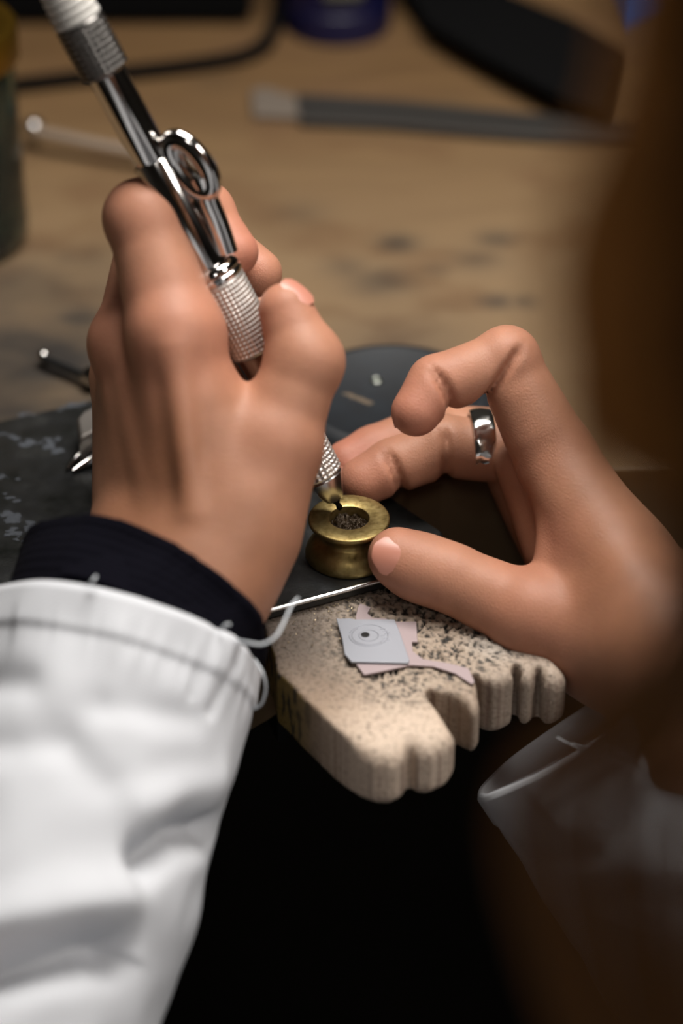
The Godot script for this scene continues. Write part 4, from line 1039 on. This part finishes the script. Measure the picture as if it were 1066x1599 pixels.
	obj("tang", slab(PackedVector2Array([Vector2(-0.0402, -0.3319), Vector2(-0.0355, -0.3356), Vector2(-0.0192, -0.3250), Vector2(-0.0189, -0.3074), Vector2(-0.0388, -0.3098)]), 0.9003, 0.9035, 0.0006), mat(Color(0.46, 0.42, 0.38), 0.5, 0.3), fl)
	# folded black pouch
	var po := thing("black_pouch", "folded black leather tool pouch lying diagonally at the right rear of the bench", "pouch")
	obj("lower_flap", slab(PackedVector2Array([Vector2(0.0174, -0.4540), Vector2(0.0646, -0.4540), Vector2(0.0747, -0.4246), Vector2(0.1025, -0.3930), Vector2(0.1221, -0.3629), Vector2(0.1086, -0.2918), Vector2(0.0896, -0.3156), Vector2(0.0559, -0.3616), Vector2(0.0321, -0.3951)]), 0.9002, 0.909, 0.003), black_mat, po)
	obj("upper_flap", slab(PackedVector2Array([Vector2(0.0227, -0.4299), Vector2(0.0616, -0.4285), Vector2(0.0729, -0.3998), Vector2(0.0986, -0.3690), Vector2(0.1165, -0.3408), Vector2(0.1054, -0.2917), Vector2(0.0882, -0.3036), Vector2(0.0563, -0.3460), Vector2(0.0343, -0.3791)]), 0.9092, 0.914, 0.002), black_mat, po)
	# bright blue box
	var bl := thing("blue_box", "small bright blue box at the far right of the bench", "box")
	obj("box_body", slab(PackedVector2Array([Vector2(0.1233, -0.4487), Vector2(0.1536, -0.4561), Vector2(0.1543, -0.4239), Vector2(0.1259, -0.4000)]), 0.9, 0.918, 0.001), mat(Color(0.1, 0.42, 0.75), 0.5), bl)
	obj("box_lid", slab(PackedVector2Array([Vector2(0.1229, -0.4501), Vector2(0.1544, -0.4576), Vector2(0.1548, -0.4232), Vector2(0.1255, -0.3986)]), 0.9181, 0.924, 0.001), mat(Color(0.1, 0.42, 0.75), 0.5), bl)

# ---------------------------------------------------------------- helpers
class Field:
	# a distance field on a grid: shapes are joined by a smooth minimum and meshed as surface nets
	var o: Vector3
	var h: float
	var nx: int
	var ny: int
	var nz: int
	var v: PackedFloat32Array
	func _init(lo: Vector3, hi: Vector3, cell: float) -> void:
		o = lo
		h = cell
		nx = int((hi.x - lo.x) / cell) + 2
		ny = int((hi.y - lo.y) / cell) + 2
		nz = int((hi.z - lo.z) / cell) + 2
		v.resize(nx * ny * nz)
		v.fill(0.02)
	func like() -> Field:
		return Field.new(o, o + Vector3(nx - 1.5, ny - 1.5, nz - 1.5) * h, h)
	func cap(a: Vector3, b: Vector3, ra: float, rb: float, k: float = 0.004, cut: bool = false) -> void:
		var m := maxf(ra, rb) + k + 3.0 * h
		var lo := (a.min(b) - Vector3(m, m, m) - o) / h
		var hi := (a.max(b) + Vector3(m, m, m) - o) / h
		var ba := b - a
		var inv := 1.0 / maxf(ba.length_squared(), 1e-12)
		var dr := rb - ra
		for z in range(maxi(0, int(lo.z)), mini(nz, int(hi.z) + 1)):
			for y in range(maxi(0, int(lo.y)), mini(ny, int(hi.y) + 1)):
				var i := (z * ny + y) * nx + maxi(0, int(lo.x))
				for x in range(maxi(0, int(lo.x)), mini(nx, int(hi.x) + 1)):
					var pa := o + Vector3(x, y, z) * h - a
					var t := clampf(pa.dot(ba) * inv, 0.0, 1.0)
					var d := (pa - ba * t).length() - ra - dr * t
					var w := v[i]
					if cut:
						d = -d
						var g := k - absf(w - d)
						v[i] = maxf(w, d) + (g * g / (4.0 * k) if g > 0.0 else 0.0)
					else:
						var g := k - absf(w - d)
						v[i] = minf(w, d) - (g * g / (4.0 * k) if g > 0.0 else 0.0)
					i += 1
	func ball(c: Vector3, b: Basis, r: Vector3, k: float, cut: bool = false) -> void:
		# an ellipsoid with semi-axes r along the columns of b
		var m := maxf(r.x, maxf(r.y, r.z)) + k + 3.0 * h
		var lo := (c - Vector3(m, m, m) - o) / h
		var hi := (c + Vector3(m, m, m) - o) / h
		var bi := b.transposed()
		for z in range(maxi(0, int(lo.z)), mini(nz, int(hi.z) + 1)):
			for y in range(maxi(0, int(lo.y)), mini(ny, int(hi.y) + 1)):
				for x in range(maxi(0, int(lo.x)), mini(nx, int(hi.x) + 1)):
					var q: Vector3 = bi * (o + Vector3(x, y, z) * h - c)
					var e := q / r
					var k0 := e.length()
					var k1 := (e / r).length()
					var d := k0 * (k0 - 1.0) / maxf(k1, 1e-6)
					var i := (z * ny + y) * nx + x
					var w := v[i]
					if cut:
						d = -d
						var g := k - absf(w - d)
						v[i] = maxf(w, d) + (g * g / (4.0 * k) if g > 0.0 else 0.0)
					else:
						var g := k - absf(w - d)
						v[i] = minf(w, d) - (g * g / (4.0 * k) if g > 0.0 else 0.0)
	func crease(c: Vector3, ax: Vector3, ring: float, r: float, side: Vector3) -> void:
		# a fold line on one side of a finger: part of a torus round it is cut away
		var m := ring + 0.005
		var lo := (c - Vector3(m, m, m) - o) / h
		var hi := (c + Vector3(m, m, m) - o) / h
		for z in range(maxi(0, int(lo.z)), mini(nz, int(hi.z) + 1)):
			for y in range(maxi(0, int(lo.y)), mini(ny, int(hi.y) + 1)):
				for x in range(maxi(0, int(lo.x)), mini(nx, int(hi.x) + 1)):
					var q := o + Vector3(x, y, z) * h - c
					var s := q.dot(side) / ring
					if s < -0.1:
						continue
					var u := q.dot(ax)
					var i := (z * ny + y) * nx + x
					if absf(u) > 0.004 or absf(v[i]) > 0.004:
						continue
					var d := -(absf(u) + absf(v[i]) * 0.6 - r * 1.3 * smoothstep(-0.1, 0.4, s))
					var g := 0.0014 - absf(v[i] - d)
					v[i] = maxf(v[i], d) + (g * g / 0.0056 if g > 0.0 else 0.0)
	func join(f: Field, k: float) -> void:
		for i in v.size():
			var w := v[i]
			var d := f.v[i]
			var g := k - absf(w - d)
			v[i] = minf(w, d) - (g * g / (4.0 * k) if g > 0.0 else 0.0)
	func at(p: Vector3) -> float:
		var q := (p - o) / h
		var x := clampi(int(q.x), 0, nx - 2)
		var y := clampi(int(q.y), 0, ny - 2)
		var z := clampi(int(q.z), 0, nz - 2)
		var fx := q.x - x
		var fy := q.y - y
		var fz := q.z - z
		var i := (z * ny + y) * nx + x
		var j := i + nx * ny
		var a := lerpf(lerpf(v[i], v[i + 1], fx), lerpf(v[i + nx], v[i + nx + 1], fx), fy)
		var b := lerpf(lerpf(v[j], v[j + 1], fx), lerpf(v[j + nx], v[j + nx + 1], fx), fy)
		return lerpf(a, b, fz)

class Geo:
	# vertices, normals, colours, texture coordinates and triangles that become one mesh
	var p := PackedVector3Array()
	var n := PackedVector3Array()
	var c := PackedColorArray()
	var uv := PackedVector2Array()
	var ix := PackedInt32Array()
	var off := Vector3.ZERO
	func add(q: Vector3, m: Vector3, col: Color = Color.WHITE, t: Vector2 = Vector2.ZERO) -> int:
		p.append(q - off)
		n.append(m)
		c.append(col)
		uv.append(t)
		return p.size() - 1
	func tri(a: int, b: int, d: int) -> void:
		# the side that the normals point to is the front (clockwise)
		var g := (p[b] - p[a]).cross(p[d] - p[a])
		if g.dot(n[a] + n[b] + n[d]) > 0.0:
			ix.append_array([a, d, b])
		else:
			ix.append_array([a, b, d])
	func quad(a: int, b: int, d: int, e: int) -> void:
		tri(a, b, d)
		tri(a, d, e)
	func mesh() -> ArrayMesh:
		var s := []
		s.resize(Mesh.ARRAY_MAX)
		s[Mesh.ARRAY_VERTEX] = p
		s[Mesh.ARRAY_NORMAL] = n
		s[Mesh.ARRAY_COLOR] = c
		s[Mesh.ARRAY_TEX_UV] = uv
		s[Mesh.ARRAY_INDEX] = ix
		var m := ArrayMesh.new()
		m.add_surface_from_arrays(Mesh.PRIMITIVE_TRIANGLES, s)
		return m
	func grid(rows: int, cols: int, first: int, wrap: bool = false) -> void:
		# joins vertices laid out as rows x cols
		for r in rows - 1:
			for k in (cols if wrap else cols - 1):
				var k2 := (k + 1) % cols
				quad(first + r * cols + k, first + r * cols + k2, first + (r + 1) * cols + k2, first + (r + 1) * cols + k)
	func tube(path: PackedVector3Array, rad: PackedFloat32Array, sides: int = 8, col: Color = Color.WHITE, flat: float = 1.0) -> void:
		# a tube along a path; radii per point; closed by points at its ends
		var last := path.size() - 1
		var t := (path[1] - path[0]).normalized()
		var a := t.cross(Vector3.UP if absf(t.y) < 0.9 else Vector3.RIGHT).normalized()
		var first := p.size()
		var run := 0.0
		for i in path.size():
			var t2 := (path[mini(i + 1, last)] - path[maxi(i - 1, 0)]).normalized()
			a = (a - t2 * a.dot(t2)).normalized()
			var b := t2.cross(a)
			if i > 0:
				run += path[i].distance_to(path[i - 1])
			for k in sides:
				var g := TAU * k / sides
				var m := a * cos(g) + b * sin(g) * flat
				add(path[i] + m * rad[i], (a * cos(g) * flat + b * sin(g)).normalized(), col, Vector2(float(k) / sides, run))
		grid(path.size(), sides, first, true)
		for e in 2:
			var i := 0 if e == 0 else last
			var nn := (path[0] - path[1]).normalized() if e == 0 else (path[last] - path[last - 1]).normalized()
			var ring := []
			for k in sides:
				ring.append(add(p[first + i * sides + k] + off, nn, col))
			var mid := add(path[i] + nn * rad[i] * 0.25, nn, col)
			for k in sides:
				tri(mid, ring[k], ring[(k + 1) % sides])
	func nets(f: Field, paint: Callable) -> void:
		# surface nets: one vertex in each cell that the surface crosses, one quad round each crossed edge
		var nx := f.nx
		var ny := f.ny
		var nz := f.nz
		var sl := nx * ny
		var v := f.v
		var id := PackedInt32Array()
		id.resize(v.size())
		id.fill(-1)
		var co := [0, 1, nx, nx + 1, sl, sl + 1, sl + nx, sl + nx + 1]
		var ed := [0, 1, 2, 3, 4, 5, 6, 7, 0, 2, 1, 3, 4, 6, 5, 7, 0, 4, 1, 5, 2, 6, 3, 7]
		for z in nz - 1:
			for y in ny - 1:
				var i := z * sl + y * nx
				for x in nx - 1:
					var s := int(v[i] < 0.0) + int(v[i + 1] < 0.0) + int(v[i + nx] < 0.0) + int(v[i + nx + 1] < 0.0) + int(v[i + sl] < 0.0) + int(v[i + sl + 1] < 0.0) + int(v[i + sl + nx] < 0.0) + int(v[i + sl + nx + 1] < 0.0)
					if s > 0 and s < 8:
						var sum := Vector3.ZERO
						var cnt := 0
						for e in range(0, 24, 2):
							var a: int = ed[e]
							var b: int = ed[e + 1]
							var va := v[i + co[a]]
							var vb := v[i + co[b]]
							if (va < 0.0) != (vb < 0.0):
								var pa := Vector3(a & 1, (a >> 1) & 1, a >> 2)
								var pb := Vector3(b & 1, (b >> 1) & 1, b >> 2)
								sum += pa.lerp(pb, va / (va - vb))
								cnt += 1
						var q := f.o + (Vector3(x, y, z) + sum / cnt) * f.h
						var e1 := f.h * 0.9
						var g := Vector3.ZERO
						for step in 2:
							g = Vector3(f.at(q + Vector3(e1, 0, 0)) - f.at(q - Vector3(e1, 0, 0)), f.at(q + Vector3(0, e1, 0)) - f.at(q - Vector3(0, e1, 0)), f.at(q + Vector3(0, 0, e1)) - f.at(q - Vector3(0, 0, e1)))
							if step == 0 and g.length() > 1e-9:
								q -= g.normalized() * clampf(f.at(q), -f.h, f.h) * 0.7
						var nn := g.normalized() if g.length() > 1e-9 else Vector3.UP
						var col: Color = paint.call(q, nn)
						id[i] = add(q, nn, col, Vector2(q.x, q.z))
					i += 1
		for z in range(1, nz - 1):
			for y in range(1, ny - 1):
				var i := z * sl + y * nx + 1
				for x in range(1, nx - 1):
					var s := v[i] < 0.0
					if s != (v[i + 1] < 0.0):
						quad(id[i], id[i - nx], id[i - nx - sl], id[i - sl])
					if s != (v[i + nx] < 0.0):
						quad(id[i], id[i - 1], id[i - 1 - sl], id[i - sl])
					if s != (v[i + sl] < 0.0):
						quad(id[i], id[i - 1], id[i - 1 - nx], id[i - nx])
					i += 1

var names := {}
func numbered(called: String) -> String:
	var k: int = names.get(called, 0)
	names[called] = k + 1
	return called if k == 0 else "%s_%03d" % [called, k]

func tag(o: Node3D, label: String, category: String, group: String = "") -> void:
	o.set_meta("label", label)
	o.set_meta("category", category)
	if group:
		o.set_meta("group", group)

func thing(called: String, label: String, category: String, where: Vector3 = Vector3.ZERO, group: String = "") -> Node3D:
	var o := Node3D.new()
	o.name = numbered(called)
	o.position = where
	add_child(o)
	tag(o, label, category, group)
	return o

func obj(called: String, m: Mesh, mat: Material, parent: Node3D = null) -> MeshInstance3D:
	var o := MeshInstance3D.new()
	o.name = called if parent else numbered(called)
	o.mesh = m
	o.material_override = mat
	if parent:
		parent.add_child(o, true)
	else:
		add_child(o)
	return o

func struct(called: String, m: Mesh, mat: Material, where: Vector3) -> MeshInstance3D:
	var o := obj(called, m, mat)
	o.position = where
	o.set_meta("kind", "structure")
	return o

func mat(col: Color, rough: float = 0.6, metal: float = 0.0) -> StandardMaterial3D:
	var m := StandardMaterial3D.new()
	m.albedo_color = col
	m.roughness = rough
	m.metallic = metal
	return m

func noise_tex(freq: float, octaves: int, ramp: Array, normal: float = 0.0, kind: int = FastNoiseLite.TYPE_SIMPLEX_SMOOTH, size: int = 512, sd: int = 1) -> NoiseTexture2D:
	var n := FastNoiseLite.new()
	n.seed = sd
	n.noise_type = kind
	n.frequency = freq
	n.fractal_octaves = octaves
	var t := NoiseTexture2D.new()
	t.noise = n
	t.width = size
	t.height = size
	t.seamless = true
	if normal > 0.0:
		t.as_normal_map = true
		t.bump_strength = normal
	if ramp.size() > 0:
		var g := Gradient.new()
		g.offsets = PackedFloat32Array([0.0, 1.0])
		g.colors = PackedColorArray([ramp[0], ramp[ramp.size() - 1]])
		for i in range(1, ramp.size() - 1):
			g.add_point(float(i) / (ramp.size() - 1), ramp[i])
		t.color_ramp = g
	return t

func triplanar(m: StandardMaterial3D, scale: float, world: bool = false) -> void:
	m.uv1_triplanar = true
	m.uv1_world_triplanar = world
	m.uv1_scale = Vector3.ONE * scale

func bumpy(m: StandardMaterial3D, t: Texture2D, strength: float) -> void:
	m.normal_enabled = true
	m.normal_texture = t
	m.normal_scale = strength

func lathe_into(g: Geo, pr: PackedVector2Array, seg: int = 48, b: Basis = Basis(), c: Vector3 = Vector3.ZERO, sharp: float = 0.72) -> void:
	# turns a profile of (radius, height) about the y axis of b; corners sharper than the limit get an edge
	for i in pr.size() - 1:
		var d := pr[i + 1] - pr[i]
		if d.length() < 1e-7:
			continue
		var here := Vector2(d.y, -d.x).normalized()
		var n0 := here
		var n1 := here
		if i > 0:
			var e := (pr[i] - pr[i - 1])
			var m := Vector2(e.y, -e.x).normalized()
			if m.dot(here) > sharp:
				n0 = (m + here).normalized()
		if i < pr.size() - 2:
			var e := (pr[i + 2] - pr[i + 1])
			var m := Vector2(e.y, -e.x).normalized()
			if m.dot(here) > sharp:
				n1 = (m + here).normalized()
		var first := g.p.size()
		for r in 2:
			var q := pr[i] if r == 0 else pr[i + 1]
			var m := n0 if r == 0 else n1
			for k in seg + 1:
				var a := TAU * k / seg
				var dir := Vector3(cos(a), 0, sin(a))
				g.add(c + b * (dir * q.x + Vector3(0, q.y, 0)), (b * (dir * m.x + Vector3(0, m.y, 0))).normalized(), Color.WHITE, Vector2(float(k) / seg, q.y))
		for k in seg:
			g.quad(first + k, first + k + 1, first + seg + 2 + k, first + seg + 1 + k)

func lathe(pr: PackedVector2Array, seg: int = 48) -> ArrayMesh:
	var g := Geo.new()
	lathe_into(g, pr, seg)
	return g.mesh()

func slab_into(g: Geo, poly: PackedVector2Array, y0: float, y1: float, bevel: float) -> void:
	# an upright prism over a polygon in x, z with bevelled edges
	var pl := poly
	if Geometry2D.is_polygon_clockwise(pl):
		pl.reverse()
	var inner := PackedVector2Array()
	var n := pl.size()
	for i in n:
		var a := (pl[i] - pl[(i + n - 1) % n]).normalized()
		var b := (pl[(i + 1) % n] - pl[i]).normalized()
		var m := (Vector2(-a.y, a.x) + Vector2(-b.y, b.x))
		m = m / maxf(0.25, m.length_squared() * 0.5)
		inner.append(pl[i] + m * bevel)
	var tris := Geometry2D.triangulate_polygon(inner)
	for s in 2:
		var y := y1 if s == 0 else y0
		var up := Vector3.UP if s == 0 else Vector3.DOWN
		var first := g.p.size()
		for q in inner:
			g.add(Vector3(q.x, y, q.y), up, Color.WHITE, q)
		for t in range(0, tris.size(), 3):
			g.tri(first + tris[t], first + tris[t + 1], first + tris[t + 2])
	for i in n:
		var j := (i + 1) % n
		var d := (pl[j] - pl[i]).normalized()
		var out := Vector3(d.y, 0, -d.x)
		var rings := [[inner, y1, (out * 0.25 + Vector3.UP).normalized()], [pl, y1 - bevel, out], [pl, y0 + bevel, out], [inner, y0, (out * 0.25 + Vector3.DOWN).normalized()]]
		for r in 3:
			var m: Vector3 = rings[r][2]
			var m2: Vector3 = rings[r + 1][2]
			var a: PackedVector2Array = rings[r][0]
			var b: PackedVector2Array = rings[r + 1][0]
			var ya: float = rings[r][1]
			var yb: float = rings[r + 1][1]
			var k := [g.add(Vector3(a[i].x, ya, a[i].y), m, Color.WHITE, a[i]), g.add(Vector3(a[j].x, ya, a[j].y), m, Color.WHITE, a[j]), g.add(Vector3(b[j].x, yb, b[j].y), m2, Color.WHITE, b[j] + Vector2(0, ya - yb)), g.add(Vector3(b[i].x, yb, b[i].y), m2, Color.WHITE, b[i] + Vector2(0, ya - yb))]
			g.quad(k[0], k[1], k[2], k[3])

func slab(poly: PackedVector2Array, y0: float, y1: float, bevel: float = 0.0005) -> ArrayMesh:
	var g := Geo.new()
	slab_into(g, poly, y0, y1, bevel)
	return g.mesh()

func box_poly(c: Vector2, sx: float, sz: float, turn: float = 0.0) -> PackedVector2Array:
	var out := PackedVector2Array()
	for s in [[-1, -1], [1, -1], [1, 1], [-1, 1]]:
		out.append(c + Vector2(s[0] * sx / 2.0, s[1] * sz / 2.0).rotated(turn))
	return out

func box(s: Vector3) -> BoxMesh:
	var b := BoxMesh.new()
	b.size = s
	return b

func frame_of(axis: Vector3) -> Basis:
	# a basis whose y runs along the axis
	var y := axis.normalized()
	var x := y.cross(Vector3.BACK if absf(y.z) < 0.9 else Vector3.RIGHT).normalized()
	return Basis(x, y, x.cross(y))

func spline(pts: Array, per: int) -> PackedVector3Array:
	var out := PackedVector3Array()
	var n := pts.size()
	for i in n - 1:
		var a: Vector3 = pts[maxi(i - 1, 0)]
		var b: Vector3 = pts[i]
		var c: Vector3 = pts[i + 1]
		var d: Vector3 = pts[mini(i + 2, n - 1)]
		for k in per:
			out.append(b.cubic_interpolate(c, a, d, float(k) / per))
	out.append(pts[n - 1])
	return out

func even(n: int, r: float) -> PackedFloat32Array:
	var out := PackedFloat32Array()
	out.resize(n)
	out.fill(r)
	return out

func taper(n: int, a: float, b: float) -> PackedFloat32Array:
	var out := PackedFloat32Array()
	for i in n:
		out.append(lerpf(a, b, float(i) / maxi(n - 1, 1)))
	return out
